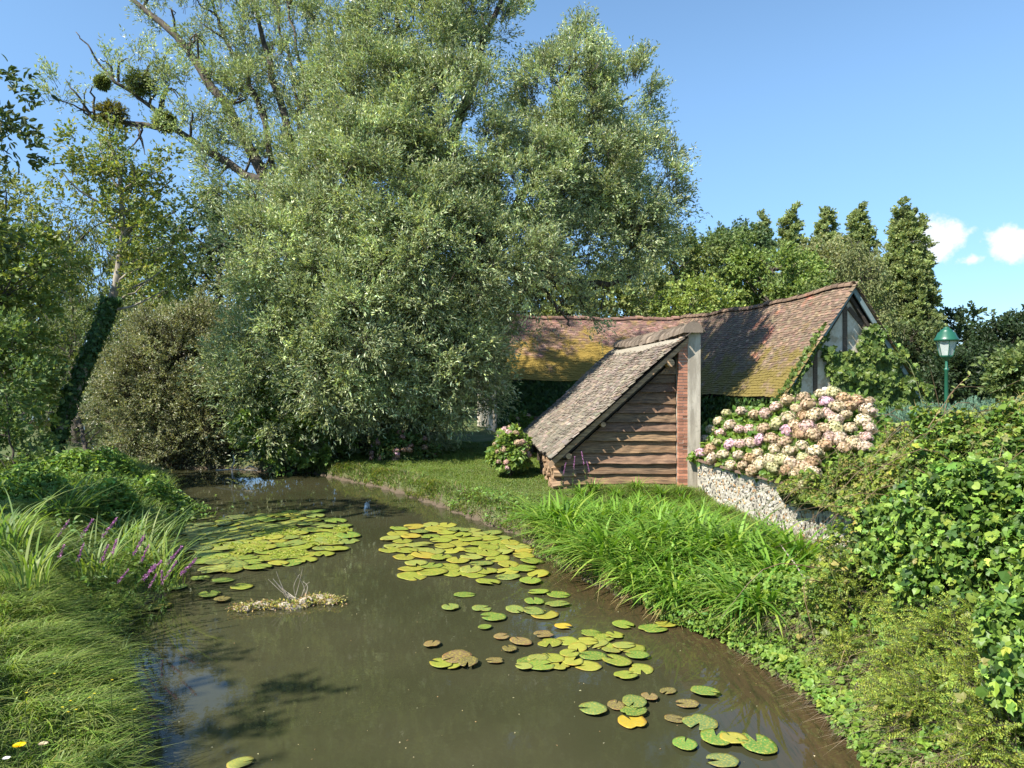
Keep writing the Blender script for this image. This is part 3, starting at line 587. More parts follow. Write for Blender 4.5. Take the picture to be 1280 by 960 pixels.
limbs = [(pp((455, 585, 24.2), (425, 430, 24), (395, 320, 24), (345, 242, 24.6), (285, 205, 25), (215, 162, 25.2), (160, 155, 25.2), (118, 150, 25.2)), .34, .05),
         (pp((215, 162, 25.2), (185, 130, 25.2), (145, 100, 25.2), (118, 70, 25.2), (95, 40, 25.2)), .12, .02),
         (pp((440, 580, 24.4), (400, 400, 24.8), (350, 250, 25.2), (300, 160, 25.6), (250, 85, 26), (205, 30, 26.2), (165, 0, 26.5), (115, -40, 27)), .36, .06),
         (pp((350, 250, 25.2), (320, 120, 26), (285, 60, 26.4), (262, -30, 27)), .16, .05),
         (pp((450, 580, 24.6), (420, 380, 25), (385, 250, 25.4), (352, 130, 26), (325, 40, 26.4), (310, -50, 27)), .33, .06),
         (pp((395, 300, 25.2), (380, 190, 25.6), (365, 90, 26), (335, -20, 26.4)), .13, .04), (pp((405, 300, 25.2), (392, 170, 25.4), (372, 60, 26), (352, -25, 26.4)), .12, .04),
         (pp((480, 588, 24.2), (500, 420, 24.5), (530, 280, 24.8), (575, 150, 25), (605, 50, 25.5), (640, -40, 26)), .42, .08),
         (pp((530, 280, 24.8), (510, 150, 25), (500, 40, 25.5), (490, -70, 26)), .2, .06),
         (pp((500, 590, 24), (560, 430, 24.4), (620, 300, 24.8), (665, 230, 25), (730, 160, 25.4), (790, 120, 25.8)), .38, .05), (pp((665, 230, 25), (700, 110, 25.4), (735, 55, 25.8)), .14, .03),
         (pp((730, 160, 25.4), (770, 190, 25.4), (820, 240, 25.8)), .1, .03),
         (pp((510, 590, 23.8), (560, 440, 23.9), (600, 355, 24), (640, 338, 24), (690, 345, 24.2), (735, 354, 24.4), (770, 352, 24.6), (796, 342, 24.8)), .34, .06),
         (pp((655, 340, 24), (680, 365, 24), (698, 385, 24), (712, 408, 24)), .11, .03), (pp((690, 345, 24.2), (730, 320, 24.6), (790, 300, 25)), .09, .03), (pp((600, 355, 24), (610, 410, 23.6), (600, 450, 23.4)), .12, .04)]
mb = MB()
for q, r0, r1 in limbs:
    Q = path(q, 22, .05); V, f = tube(Q, np.linspace(r0, r1, len(Q)) * .78 * rng.uniform(.93, 1.07, len(Q)), 9); mb.add(V, f)
# secondary branches reaching into the lobes
allp = np.concatenate([path(q, 22) for n_q, (q, _, _) in enumerate(limbs) if n_q not in (13, 15)])
for L_ in W:
    c0 = np.array(L_[:3])
    for _ in range(4):
        e = c0 + rvec(1)[0] * np.array(L_[3:6]) * .8; hd_ = np.linalg.norm(allp[:, :2] - e[:2], axis=1); k = np.argmin(np.linalg.norm(allp - e, axis=1) + 1.5 * np.maximum(0, allp[:, 2] - e[2] + .6 * hd_)); s0 = allp[k]
        if np.linalg.norm(e - s0) < .5: continue
        Q = path([s0, (s0 + e) / 2 + np.array([0, 0, .25]) + rng.normal(size=3) * .2, e], 8, .03); V, f = tube(Q, np.linspace(.055, .015, 8), 5, False); mb.add(V, f)
mb.out('trunk', m_bark, willow, True)
def ball_plant(name, label, cat, c, r, base, L, group=None, n_=500):
    r = r * .8; t = thing(name, label, cat, c, group); d = rvec(n_); P = np.array(c) + d * (r * rng.uniform(.35, .9, n_))[:, None]; P[:, 2] = c[2] + (P[:, 2] - c[2]) * .85
    V, fs, c_ = leaves_on(P, d, np.zeros(n_), 5, r * .35, L, L * .35, base, droop=.1, spread=.8, hue=.08)
    V2, f2 = shoot_sticks(P, d, r * .5, .008, .8); MB().add(V, fs, c_).add(V2, f2, (.06, .06, .02)).out('foliage', m_leaf, t); return t
for (x, y, r, lb) in ((139, 143, .62, 'round brown-green mistletoe ball at the tip of the level willow limb'), (176, 103, .58, 'mistletoe ball above the fork of the left willow limb'),
                      (206, 152, .45, 'mistletoe clump at the crook of the left willow limb'), (128, 103, .28, 'small mistletoe tuft on the bare outermost willow branch')):
    ball_plant('mistletoe', lb, 'mistletoe', at(x, y, 25), r, (.12, .115, .03) if x == 139 else (.12, .15, .05), .11)

# ------------------------------------------------------------------ other trees and shrubs
def tree(name, label, cat, base, lobes, trunk=None, group=None, clump=.5, area=.6, shoots=12, nl=8, slen=.6, L=.15, Wd=.08, col=(.06, .09, .025), mat=m_leaf, T=T_RHOMB, bark=m_bark, droop=.15, upb=.35, hue=.1, val=.2, shell=.3, kval=.14, branches=4, sticks=.25, r0=None, spread=.9, up=.7, outb=.8, zmin=None):
    t = thing(name, label, cat, base, group); base = np.array(base, float)
    P, D, K = crown_shoots(lobes, area, clump, shell, shoots, upb, outb)
    zm = base[2] if zmin is None else zmin
    k = P[:, 2] > zm; P, D, K = P[k], D[k], K[k]
    V, fs, c = leaves_on(P, D, K, nl, slen, L, Wd, col, T, droop, hue, val, kval, spread, up); mbc = MB().add(V, fs, c)
    H = max(l[2] for l in lobes) - base[2]; r0 = r0 or H * .022
    cen = np.mean([l[:3] for l in lobes], 0)
    mb = MB(); tr = [base - [0, 0, .2], base * .6 + cen * .4 + [0, 0, -.1 * H], cen + np.array([0, 0, .25 * np.mean([l[5] for l in lobes])])] if trunk is None else trunk
    Q = path(tr, 14, .02); V, f = tube(Q, np.linspace(r0, r0 * .35, 14), 8); mb.add(V, f)
    for l in lobes:
        for _ in range(branches):
            e = np.array(l[:3]) + rvec(1)[0] * np.array(l[3:6]) * .75; hd_ = np.linalg.norm(Q[:, :2] - e[:2], axis=1); k = np.argmin(np.linalg.norm(Q - e, axis=1) + 1.5 * np.maximum(0, Q[:, 2] - e[2] + .65 * hd_)); s0 = Q[k]
            R = path([s0, (s0 + e) / 2 + rng.normal(size=3) * .12, e], 6, .02); V, f = tube(R, np.linspace(r0 * .3, r0 * .07, 6), 5, False); mb.add(V, f)
    mb.out('trunk', bark, t, True)
    if sticks: V, f = shoot_sticks(P, D, slen, slen * .014, sticks); mbc.add(V, f, (.07, .055, .04))
    mbc.out('crown', mat, t)
    return t
def gbase(px, D): x = (px - 640) / F_PX * D; return (x, D, float(ground_z(np.array([x]), np.array([D]))[0]))
# leaning ivy-clad tree on the left bank
tb = at(58, 560, 18); tb[2] = .4; tr = np.array([tb, at(85, 505, 18.1), at(118, 430, 18.3), at(140, 375, 18.5), at(152, 320, 18.7), at(153, 270, 18.9), at(148, 210, 19)])
lean = tree('leaning_tree', 'leaning tree with an ivy-covered lower trunk and thin yellow-green crown', 'tree', tb,
     [lob(120, 190, 45, 30, 19, .55), lob(165, 230, 45, 40, 19, .7), lob(130, 250, 55, 45, 19, .6), lob(175, 300, 45, 35, 19, .7), lob(205, 240, 28, 45, 19.4, .4), lob(100, 215, 30, 25, 18.6, .5), lob(140, 165, 25, 18, 19, .4), lob(190, 345, 40, 25, 19, .6), lob(215, 300, 20, 40, 19.4, .3)],
     trunk=tr, clump=.30, area=.62, shoots=9, nl=8, slen=.38, L=.11, Wd=.06, col=[(.15, .185, .045), (.20, .21, .05), (.11, .155, .04)], bark=m_barkpale, r0=.15, branches=3)
Q = path(tr[:4], 60); i = rng.integers(0, 60, 2600); th = rng.uniform(0, 6.28, 2600); dd = np.stack([np.cos(th), np.sin(th), 0 * th + .2], 1)
V, fs, c = scatter(T_IVY, Q[i] + dd * rng.uniform(.09, .23, (2600, 1)), rvec(2600) + [0, 0, -.8], dd + rvec(2600) * .5, rng.uniform(.09, .15, 2600), rng.uniform(.09, .15, 2600), cvar(2600, [(.035, .075, .022), (.05, .10, .03)]))
iv = thing('ivy', 'dark ivy sleeve round the leaning trunk on the left', 'ivy', tb); part('foliage', V, fs, m_gloss, iv, c)
# round grey-green bush leaning over the water
tree('sallow_bush', 'round grey-green sallow bush overhanging the far water', 'bush', gbase(225, 24.2), [lob(225, 480, 78, 88, 23.6), lob(190, 520, 55, 55, 23.2), lob(265, 520, 50, 58, 23.2), lob(240, 420, 55, 40, 24), lob(180, 460, 38, 50, 23.6), lob(285, 460, 32, 50, 23.6), lob(215, 560, 70, 28, 22.8, .7)],
     clump=.36, area=1.0, shoots=16, nl=14, slen=.5, L=.085, Wd=.040, col=[(.15, .165, .075), (.19, .19, .115), (.16, .18, .075)], mat=m_willow, droop=.1, shell=.26, upb=.7, sticks=.9, branches=10, r0=.12, zmin=.06)
# yellow-green low bushes at the willow's foot, left
tree('alder_bush', 'bright green young alder in front of the willow by the water', 'bush', gbase(365, 22.6), [lob(360, 545, 55, 38, 21.4), lob(335, 520, 38, 40, 21.4, .8), lob(400, 560, 35, 20, 21.6, .7)], clump=.32, area=.7, shoots=10, nl=8, slen=.35, L=.13, Wd=.09, T=T_OVAL,
     col=[(.09, .15, .03), (.12, .18, .035)], mat=m_gloss, zmin=.05, r0=.05)
# left-hand wood, nearer shrubs
LS = [('elder_bush', 'broad mid-green elder bush on the left bank behind the loosestrife', (30, 14), [(-10, 570, 55, 45, 14, 1), (-40, 480, 70, 80, 14, 1), (80, 600, 45, 28, 14, .8)], [(0.085, 0.131, 0.044), (0.116, 0.166, 0.054)], .11, .07),
      ('hazel_bush', 'tall hazel with bright sunlit leaves at the left edge', (-5, 17), [(0, 380, 55, 80, 17, 1), (5, 470, 40, 60, 17, .9), (-50, 330, 70, 110, 17, 1), (30, 330, 40, 38, 17.5, .6), (-20, 500, 60, 70, 16.5, .8)], [(0.116, 0.166, 0.044), (0.158, 0.200, 0.054), (.10, .13, .025)], .13, .09),
      ('hawthorn_bush', 'dense dark hawthorn behind the leaning trunk', (110, 26), [(75, 450, 60, 60, 27, 1), (40, 430, 60, 80, 27, 1), (130, 420, 40, 50, 28, .8), (100, 530, 38, 26, 27, .7)], [(0.074, 0.104, 0.039), (0.105, 0.131, 0.044)], .12, .08),
      ('maple_bush', 'light green field maple rising behind the leaning tree', (170, 33), [(180, 400, 50, 50, 33, 1), (130, 350, 55, 50, 33, 1), (210, 430, 35, 40, 33, .8), (230, 380, 40, 30, 34, .8)], [(0.149, 0.192, 0.054), (0.190, 0.227, 0.065)], .17, .12)]
for nm, lb, (bx, bd), ls, colr, L_, W_ in LS:
    tree(nm, lb, 'bush' if 'hazel' not in nm else 'tree', gbase(bx, bd), [lob(a, b_, c_, d_, D_, e_) for a, b_, c_, d_, D_, e_ in ls], clump=.42 * bd / 17, area=.62, shoots=12, nl=8, slen=.45 * bd / 17, L=L_, Wd=W_, col=colr, zmin=.25, branches=6)
BT = [('weeping_willow', 'pale weeping willow hanging behind the leaning tree', (95, 38), [(95, 320, 55, 75, 38, .9), (60, 290, 45, 45, 38, .8), (120, 300, 40, 50, 39, .8), (80, 390, 50, 50, 38, .8)], [(.10, .125, .055)], .3, .05, -.9),
      ('ash_tree', 'tall ash tree against the sky at the far left', (15, 30), [(15, 290, 55, 55, 30, .8), (-50, 270, 60, 80, 30, 1), (45, 330, 45, 50, 31, .7), (0, 400, 70, 60, 31, .8), (-20, 230, 30, 25, 30, .5)], [(0.149, 0.174, 0.065), (0.190, 0.209, 0.065)], .2, .1, .35),
      ('oak_tree', 'dark leafy oak beyond the round sallow bush', (262, 40), [(255, 330, 50, 60, 40, 1), (290, 300, 45, 60, 41, 1), (235, 280, 35, 40, 42, .7), (300, 380, 60, 50, 40, 1), (250, 400, 45, 45, 40, 1), (330, 300, 60, 60, 42, 1)], [(0.043, 0.072, 0.033), (0.074, 0.104, 0.044)], .24, .16, .35),
      ('lime_tree', 'yellow-green lime tree seen between the oak and the leaning tree', (215, 44), [(215, 330, 40, 50, 44, .7), (190, 290, 40, 35, 45, .6), (225, 400, 45, 50, 44, .9), (165, 350, 40, 50, 45, .7)], [(0.158, 0.192, 0.054)], .25, .17, .35),
      ('plane_tree', 'bushy grey-green tree filling the gap far up the stream', (60, 55), [(60, 400, 90, 90, 56, 1), (-30, 380, 80, 100, 56, 1), (140, 440, 70, 70, 56, 1), (110, 520, 90, 40, 52, .9), (170, 520, 60, 40, 52, .9)], [(0.105, 0.139, 0.061)], .32, .22, .35)]
for nm, lb, (bx, bd), ls, colr, L_, W_, ub in BT:
    tree(nm, lb, 'tree', gbase(bx, bd), [lob(a, b_, c_, d_, D_, e_) for a, b_, c_, d_, D_, e_ in ls], clump=.42 * bd / 20, area=.5, shoots=12, nl=8, slen=.5 * bd / 20, L=L_, Wd=W_, col=colr, upb=ub, droop=.8 if ub < 0 else .15, branches=5, sticks=.2)
# the dark-leaved tree whose branch tips reach in from the left edge (it also shades the near left bank)
tree('walnut_tree', 'dark-leaved walnut whose branch tips reach in at the left edge', 'tree', (-13.0, 5.5, .8), [(-8.5, 1.7, 6.5, 1.4, 1.4, .9, .9), (-10.2, .8, 7.0, 1.3, 1.3, .9, .7), (-13.2, 6.0, 8.0, 1.0, 1.2, .8, .5), (-10.6, 11.3, 7.3, 1.5, 1.2, 1.0, .7), (-8.5, 11.2, 6.4, .7, .7, .7, .8), (-8.7, 11.5, 7.4, .7, .7, .45, .7), (-8.1, 10.9, 5.1, .5, .5, .3, .7)],
     clump=.45, area=.5, shoots=9, nl=8, slen=.45, L=.13, Wd=.06, col=[(.05, .075, .025)], T=T_OVAL, r0=.3, branches=6)
# behind the barns: broadleaf belt
GB = [(735, 380, 60, 45, 40, 'mid-green maple over the barn wing ridge, left of the others', (0.146, 0.179, 0.065)), (850, 340, 50, 60, 48, 'yellow-green tree directly left of the round limes', (0.146, 0.179, 0.064)),
      (900, 335, 52, 58, 50, 'round green lime with a dark crown centre behind the barn', (0.100, 0.141, 0.046)), (965, 335, 60, 52, 47, 'broad bright green lime right above the barn ridge', (0.134, 0.186, 0.046)),
      (925, 300, 30, 26, 56, 'small dark tree top peeping over the limes', (0.067, 0.107, 0.046)), (870, 380, 60, 30, 42, 'low light green maple touching the barn ridge', (0.167, 0.213, 0.053)), (1030, 330, 32, 50, 55, 'feathery tree between the lime and the weeping birch', (0.167, 0.179, 0.077)),
      (1000, 370, 50, 26, 46, 'low bushy tree behind the top of the barn roof', (0.134, 0.179, 0.057)), (790, 360, 45, 50, 44, 'leafy tree seen below the willow bough', (0.134, 0.160, 0.065)), (660, 350, 60, 60, 42, 'dense tree glimpsed through the middle of the willow', (0.100, 0.134, 0.053)), (560, 400, 90, 90, 44, 'dark tree hidden behind the willow trunks', (0.090, 0.125, 0.053))]
for cx, cy, rx, ry, D_, lb, colr in GB:
    rx *= .88; ry *= .82; cy += 8; ls = [lob(cx, cy, rx, ry, D_, .9)]
    for _ in range(6):
        a_ = rng.uniform(-.3, math.pi + .3); ls.append(lob(cx + rx * .62 * math.cos(a_), cy - ry * .55 * math.sin(a_), rx * .45, ry * .42, D_ + rng.normal() * 1.2, .85))
    ls.append(lob(cx, cy + ry * .9, rx * .8, ry * .6, D_, .7))
    tree('broadleaf_tree', lb, 'tree', gbase(cx, D_), ls, group='trees behind the barn', clump=.85, area=.55, shoots=13, nl=15, slen=.95, L=.22, Wd=.15, col=[colr, tuple(np.array(colr) * 1.15)], branches=4, sticks=.15, kval=.1, upb=.15)
# weeping birch and poplars
tree('weeping_birch', 'pale weeping birch hanging down beside the tall poplar', 'tree', gbase(1075, 52), [lob(1075, 320, 24, 35, 52, .9), lob(1072, 365, 30, 45, 52, .9), lob(1085, 400, 25, 40, 52, .8)], clump=.6, area=.6, shoots=12, nl=9, slen=.9, L=.2, Wd=.1, col=[(0.133, 0.152, 0.058)], upb=-1.0, droop=.8)
PP = [(1131, 262, 34, 60, 'tallest poplar, standing alone right of the barn gable'), (1075, 266, 19, 75, 'slim poplar directly behind the weeping birch'), (1034, 272, 17, 80, 'narrow poplar above the feathery tree'), (989, 267, 15, 85, 'narrow poplar tip right of the broad lime crown'), (953, 274, 13, 90, 'smallest poplar tip, leftmost of the poplar row')]
for cx, top, rx, D_, lb in PP:
    H = 500 - top; ls = []
    if cx == 1131:
        for fy, fr in ((.04, .22), (.10, .38), (.18, .58), (.28, .8), (.38, .95), (.48, 1.05), (.6, 1.1), (.72, 1.0), (.85, .9)):
            ls.append(lob(cx + rng.normal() * 2, top + fy * H, rx * fr, H * .085, D_, .9, rx * fr * D_ / F_PX))
            if fr > .5:
                for s_ in (-1, 1): ls.append(lob(cx + s_ * rx * fr * rng.uniform(.45, .75), top + fy * H + rng.normal() * 8, rx * fr * .42, H * .05, D_, .8))
    else:
        for fy, fr in ((.03, .3), (.09, .62), (.17, .9), (.27, 1.0), (.38, 1.05), (.5, 1.), (.62, .95), (.75, .9)): ls.append(lob(cx + rng.normal() * 1.5, top + fy * H, rx * fr, H * .07, D_, .95, rx * fr * D_ / F_PX))
    tree('poplar_tree', lb, 'tree', gbase(cx, D_), ls, group='poplars behind the barn', clump=.36 * D_ / 60, area=.8, shoots=11, nl=14, slen=.5 * D_ / 60, L=.19 * D_ / 60, Wd=.13 * D_ / 60, zmin=2, col=[(.17, .215, .085), (.20, .235, .09)], upb=1.3, trunk=[gbase(cx, D_), at(cx, 400, D_), at(cx, top + 8, D_)], branches=3, kval=.18)
RT = [(1190, 425, 40, 36, 62, 'dark spreading tree directly behind the lamp post', (0.032, 0.054, 0.019)), (1255, 440, 45, 38, 55, 'rounded very dark tree at the right edge', (0.026, 0.046, 0.017)), (1165, 450, 28, 40, 58, 'dark green tree between the poplar and the lamp', (0.039, 0.060, 0.019)),
      (1215, 470, 60, 34, 50, 'low dark thicket under the right-hand trees', (0.026, 0.046, 0.017)), (1300, 430, 50, 50, 56, 'dark tree cut by the right picture edge', (0.029, 0.048, 0.017)), (1272, 468, 20, 28, 34, 'lighter green bush at the right edge beyond the junipers', (0.094, 0.131, 0.043)), (1135, 440, 34, 55, 56, 'dense leafy tree at the foot of the tall poplar', (0.070, 0.094, 0.032))]
for cx, cy, rx, ry, D_, lb, colr in RT:
    rx *= .92; ry *= .88; cy += 3; ls = [lob(cx, cy, rx, ry, D_, .9)]
    for _ in range(6):
        a_ = rng.uniform(-.2, math.pi + .2); ls.append(lob(cx + rx * .65 * math.cos(a_), cy - ry * .6 * math.sin(a_), rx * .42, ry * .36, D_ + rng.normal(), .85))
    ls.append(lob(cx, cy + ry * .9, rx * .9, ry * .5, D_, .8))
    tree('dark_tree', lb, 'tree', gbase(cx, D_), ls, group='trees on the right', clump=.8 * D_ / 55, area=.62, shoots=13, nl=9, slen=.95, L=.27, Wd=.17, col=[colr], branches=4, sticks=.12, kval=.14)
# far woodland closing every gap
P, D, K = [], [], []
mbx = []
for k in range(60):
    a_ = math.radians(-62 + k * 2.1); R_ = rng.uniform(88, 100); mbx.append((R_ * math.sin(a_), R_ * math.cos(a_), rng.uniform(2, 4), 4.5, 3.5, rng.uniform(4, 6.5), .8))
P, D, K = crown_shoots(mbx, .55, 1.2, .25, 10, .3); V, fs, c = leaves_on(P, D, K, 7, 1.4, .55, .4, [(.035, .055, .02), (.045, .07, .022)]); o = part('far_woodland', V, fs, m_leaf, None, c, loc=(0, 90, 0))
tag(o, 'distant belt of dark woodland closing the view', 'woodland', None, 'stuff')

# ------------------------------------------------------------------ grass and blades
def blades(P, H, az_, lean, Wd, col, seg=4, droop=.35, stiff=1.8):
    n_ = len(P); t = np.linspace(0, 1, seg + 1); H = np.broadcast_to(H, n_); lean = np.broadcast_to(lean, n_); Wd = np.broadcast_to(Wd, n_); droop = np.broadcast_to(droop, n_)
    dx = np.stack([np.cos(az_), np.sin(az_), 0 * az_], 1); sx = np.stack([-np.sin(az_), np.cos(az_), 0 * az_], 1)
    c = P[:, None] + dx[:, None] * (H * lean)[:, None, None] * (t ** stiff)[None, :, None] + np.array([0, 0, 1.]) * (H[:, None] * (t[None] - droop[:, None] * t[None] ** 2.2))[..., None]
    w = Wd[:, None] * .5 * np.clip(1 - t[None] ** 2.5, 0, 1) * (.6 + .4 * np.minimum(1, t[None] * 4)); w = w[:, :-1]
    A = c[:, :-1] + sx[:, None] * w[..., None]; B_ = c[:, :-1] - sx[:, None] * w[..., None]
    V = np.concatenate([np.stack([A, B_], 2).reshape(n_, -1, 3), c[:, -1:]], 1); k = 2 * seg + 1
    q = np.array([[2 * i_, 2 * i_ + 1, 2 * i_ + 3, 2 * i_ + 2] for i_ in range(seg - 1)]); tr_ = np.array([[2 * seg - 2, 2 * seg - 1, 2 * seg]])
    off = (np.arange(n_) * k)[:, None, None]; fs = [(tr_[None] + off).reshape(-1, 3)]
    if seg > 1: fs.append((q[None] + off).reshape(-1, 4))
    return V.reshape(-1, 3), fs, np.repeat(col, k, 0)
def land(n_, x0, x1, y0, y1, dmin=.02, dmax=99, side=None, fov=True):
    x_ = rng.uniform(x0, x1, n_); y_ = rng.uniform(y0, y1, n_)
    if fov: k = (np.abs(x_) < y_ * .76 + .6); x_, y_ = x_[k], y_[k]
    d, lf = sdist(x_, y_); k = (d > dmin) & (d < dmax)
    if side == 'L': k &= lf
    if side == 'R': k &= ~lf
    x_, y_, d = x_[k], y_[k], d[k]
    return np.stack([x_, y_, ground_z(x_, y_) - .01], 1), d
def clumpy(P, s=1.0, ph=0.0):
    return np.sin(P[:, 0] * 3.7 * s + ph) * np.cos(P[:, 1] * 4.3 * s - ph) * .5 + np.sin(P[:, 0] * 9.1 * s + P[:, 1] * 7.7 * s + ph) * .5
G = MB()
# lawn behind and beside the woodshed
P, d = land(330000, -6.5, 4.0, 11.5, 27, .05, 99, 'R'); k = P[:, 0] < wall_x(P[:, 1]) ; P, d = P[k], d[k]
Hh = (.045 + .05 * np.exp(-d / .5)) * (P[:, 1] / 14) * rng.uniform(.6, 1.3, len(P)) * (1 + .35 * clumpy(P, .6))
V, fs, c = blades(P, Hh, rng.uniform(0, 6.28, len(P)), rng.uniform(.3, 1.1, len(P)), .012 * P[:, 1] / 12, cvar(len(P), [(.095, .155, .03), (.12, .17, .035), (.14, .16, .05)], .1, .2), 2, .25); G.add(V, fs, c)
# longer fringe hanging over the water
P, d = land(90000, -7, 3, 9, 23, -.03, .55, 'R'); gz = norm(POLY[np.argmin(((P[:, None, :2] - POLY[None]) ** 2).sum(-1), 1)] - P[:, :2])
az_ = np.arctan2(gz[:, 1], gz[:, 0]) + rng.normal(0, 1.0, len(P)); P[:, 2] = np.maximum(P[:, 2], .02)
V, fs, c = blades(P, rng.uniform(.12, .34, len(P)) * (1 + .3 * clumpy(P, 1.2, 1)), az_, rng.uniform(.4, 1.1, len(P)), .012 * P[:, 1] / 12, cvar(len(P), [(.11, .165, .03), (.13, .17, .045), (.20, .18, .09)], .12, .22), 3, .5); G.add(V, fs, c)
P, d = land(90000, .3, 4.9, 8.6, 15.2, .3, 9, 'R'); k = (P[:, 0] < wall_x(P[:, 1]) - .02) & (P[:, 0] > wall_x(P[:, 1]) - 2.2); P = P[k]
V, fs, c = blades(P, rng.uniform(.10, .30, len(P)) * (1 + .4 * clumpy(P, 1.3, 3)), rng.uniform(0, 6.28, len(P)), rng.uniform(.3, 1.2, len(P)), .010, cvar(len(P), [(.10, .17, .03), (.13, .19, .04), (.19, .19, .08)], .12, .25), 3, .45); G.add(V, fs, c)
m_field = G.out('grass', m_grass); tag(m_field, 'short bright green lawn grass and its ragged fringe over the far bank', 'grass', None, 'stuff')
G = MB()
P, d = land(150000, -7.5, -2.2, 2.6, 12.5, .04, 3.5, 'L'); cl_ = clumpy(P, .55, 2); k = rng.random(len(P)) < .75 + .35 * cl_; P, d, cl_ = P[k], d[k], cl_[k]
az_ = .2 + 1.6 * cl_ + rng.normal(0, 1.05, len(P))
V, fs, c = blades(P, rng.uniform(.14, .38, len(P)) * (1 + .35 * cl_), az_, rng.uniform(.5, 1.3, len(P)), rng.uniform(.006, .014, len(P)), cvar(len(P), [(.14, .215, .035), (.15, .21, .045), (.19, .22, .07)], .1, .2), 4, .62); G.add(V, fs, c)
P, d = land(60000, -12, -4, 11, 22, .04, 3.5, 'L')
V, fs, c = blades(P, rng.uniform(.2, .5, len(P)), rng.uniform(0, 6.28, len(P)), rng.uniform(.3, 1., len(P)), .016, cvar(len(P), [(.11, .18, .04), (.16, .20, .06)], .1, .2), 3, .4); G.add(V, fs, c)
tag(G.out('long_grass', m_grass), 'long tussocky grass falling over the near left bank', 'grass', None, 'stuff')
# low broad-leaved weeds along the banks
P, d = land(15000, -2.5, 2.5, 9.2, 15.5, -.02, .9, 'R'); P[:, 2] = np.maximum(P[:, 2], 0) + rng.uniform(.02, .2, len(P)); k = rng.random(len(P)) < .6 + .5 * clumpy(P, .8, 4); P = P[k]
V, fs, c = scatter(T_OVAL, P, rvec(len(P)) * [1, 1, .4], rvec(len(P)) * .6 + [-.2, -.3, 1], rng.uniform(.035, .09, len(P)), rng.uniform(.025, .06, len(P)), cvar(len(P), [(.10, .19, .03), (.12, .20, .035), (.08, .14, .03)])); G = MB().add(V, fs, c)
P, d = land(9000, -9, -3.8, 7.5, 17, .02, 1.6, 'L'); P[:, 2] += rng.uniform(.05, .4, len(P)); k = rng.random(len(P)) < .5 + .6 * clumpy(P, .7, 1); P = P[k]
V, fs, c = scatter(T_OVAL, P, rvec(len(P)) * [1, 1, .4], rvec(len(P)) * .6 + [-.2, -.3, 1], rng.uniform(.05, .11, len(P)), rng.uniform(.03, .06, len(P)), cvar(len(P), [(.07, .13, .025), (.09, .15, .03)])); G.add(V, fs, c)
tag(G.out('bank_weeds', m_leaf), 'low leafy weeds creeping along both banks', 'weeds', None, 'stuff')
# strap-leaved clumps on the right bank
def strap_clump(n_, H, w, lean, cols, seg=6, R=.14, bias=None, droop=.55):
    a_ = rng.uniform(0, 6.28, n_); r_ = R * np.sqrt(rng.random(n_)); P = np.stack([r_ * np.cos(a_), r_ * np.sin(a_), 0 * a_], 1)
    a2 = a_ + rng.normal(0, .5, n_)
    if bias is not None: m_ = rng.random(n_) < .55; a2 = np.where(m_, bias + rng.normal(0, .55, n_), a2)
    return blades(P, rng.uniform(.6, 1.15, n_) * H, a2, rng.uniform(.35, 1.15, n_) * lean, rng.uniform(.7, 1.2, n_) * w, cvar(n_, cols, .08, .16), seg, rng.uniform(.5, 1.2, n_) * droop)
protos = []
for q in range(4):
    V, fs, c = strap_clump(88, 1.12, .050, .92, [(.105, .205, .026), (.14, .25, .034), (.20, .28, .05)], 8, .17, math.radians(215), .66)
    dV, df, dc = strap_clump(22, .7, .016, 1.1, [(.30, .23, .10)], 5, .17, math.radians(215), .95); MBq = MB().add(V, fs, c).add(dV, df, dc)
    t = MBq.out('daylily_clump', m_grass); tag(t, 'arching strap-leaved daylily clump on the right bank below the flint wall', 'plant', 'daylily clumps along the right bank'); protos.append(t)
cand = []
for _ in range(4000):
    y_ = rng.uniform(7.5, 15.1); xe = np.interp(y_, [7.55, 8.1, 9.8, 11.1, 12.9, 14.2], [2.4, 1.99, 1.1, .62, .35, .2]); x1 = np.interp(y_, [7.5, 8, 9.5, 11, 14.6], [2.9, 3.1, 4.0, 4.3, 3.9]); x_ = rng.uniform(xe + .10, x1)
    if y_ > 9.3 and x_ > wall_x(y_) - (.8 if y_ < 11 else .75 if y_ < 13 else .35): continue
    if y_ > 12.6 and x_ < 1.0: continue
    if y_ > 14.0 and x_ < 1.4: continue
    if all((x_ - a) ** 2 + (y_ - b_) ** 2 > .36 ** 2 for a, b_ in cand): cand.append((x_, y_))
for q, (x_, y_) in enumerate(cand):
    o = protos[q] if q < 4 else dup(protos[q % 4])
    o.location = (x_, y_, float(ground_z(np.array([x_]), np.array([y_]))[0]) - .02); o.rotation_euler = (0, 0, rng.uniform(-.5, .5)); s_ = rng.uniform(.72, 1.02) * np.interp(y_, [7.5, 10, 13, 14.6], [.9, 1, .85, .65]) * (.70 if x_ > wall_x(y_) - 1.6 and y_ > 10 else .9 if y_ > 12.5 else 1.1); o.scale = (s_, s_, s_)
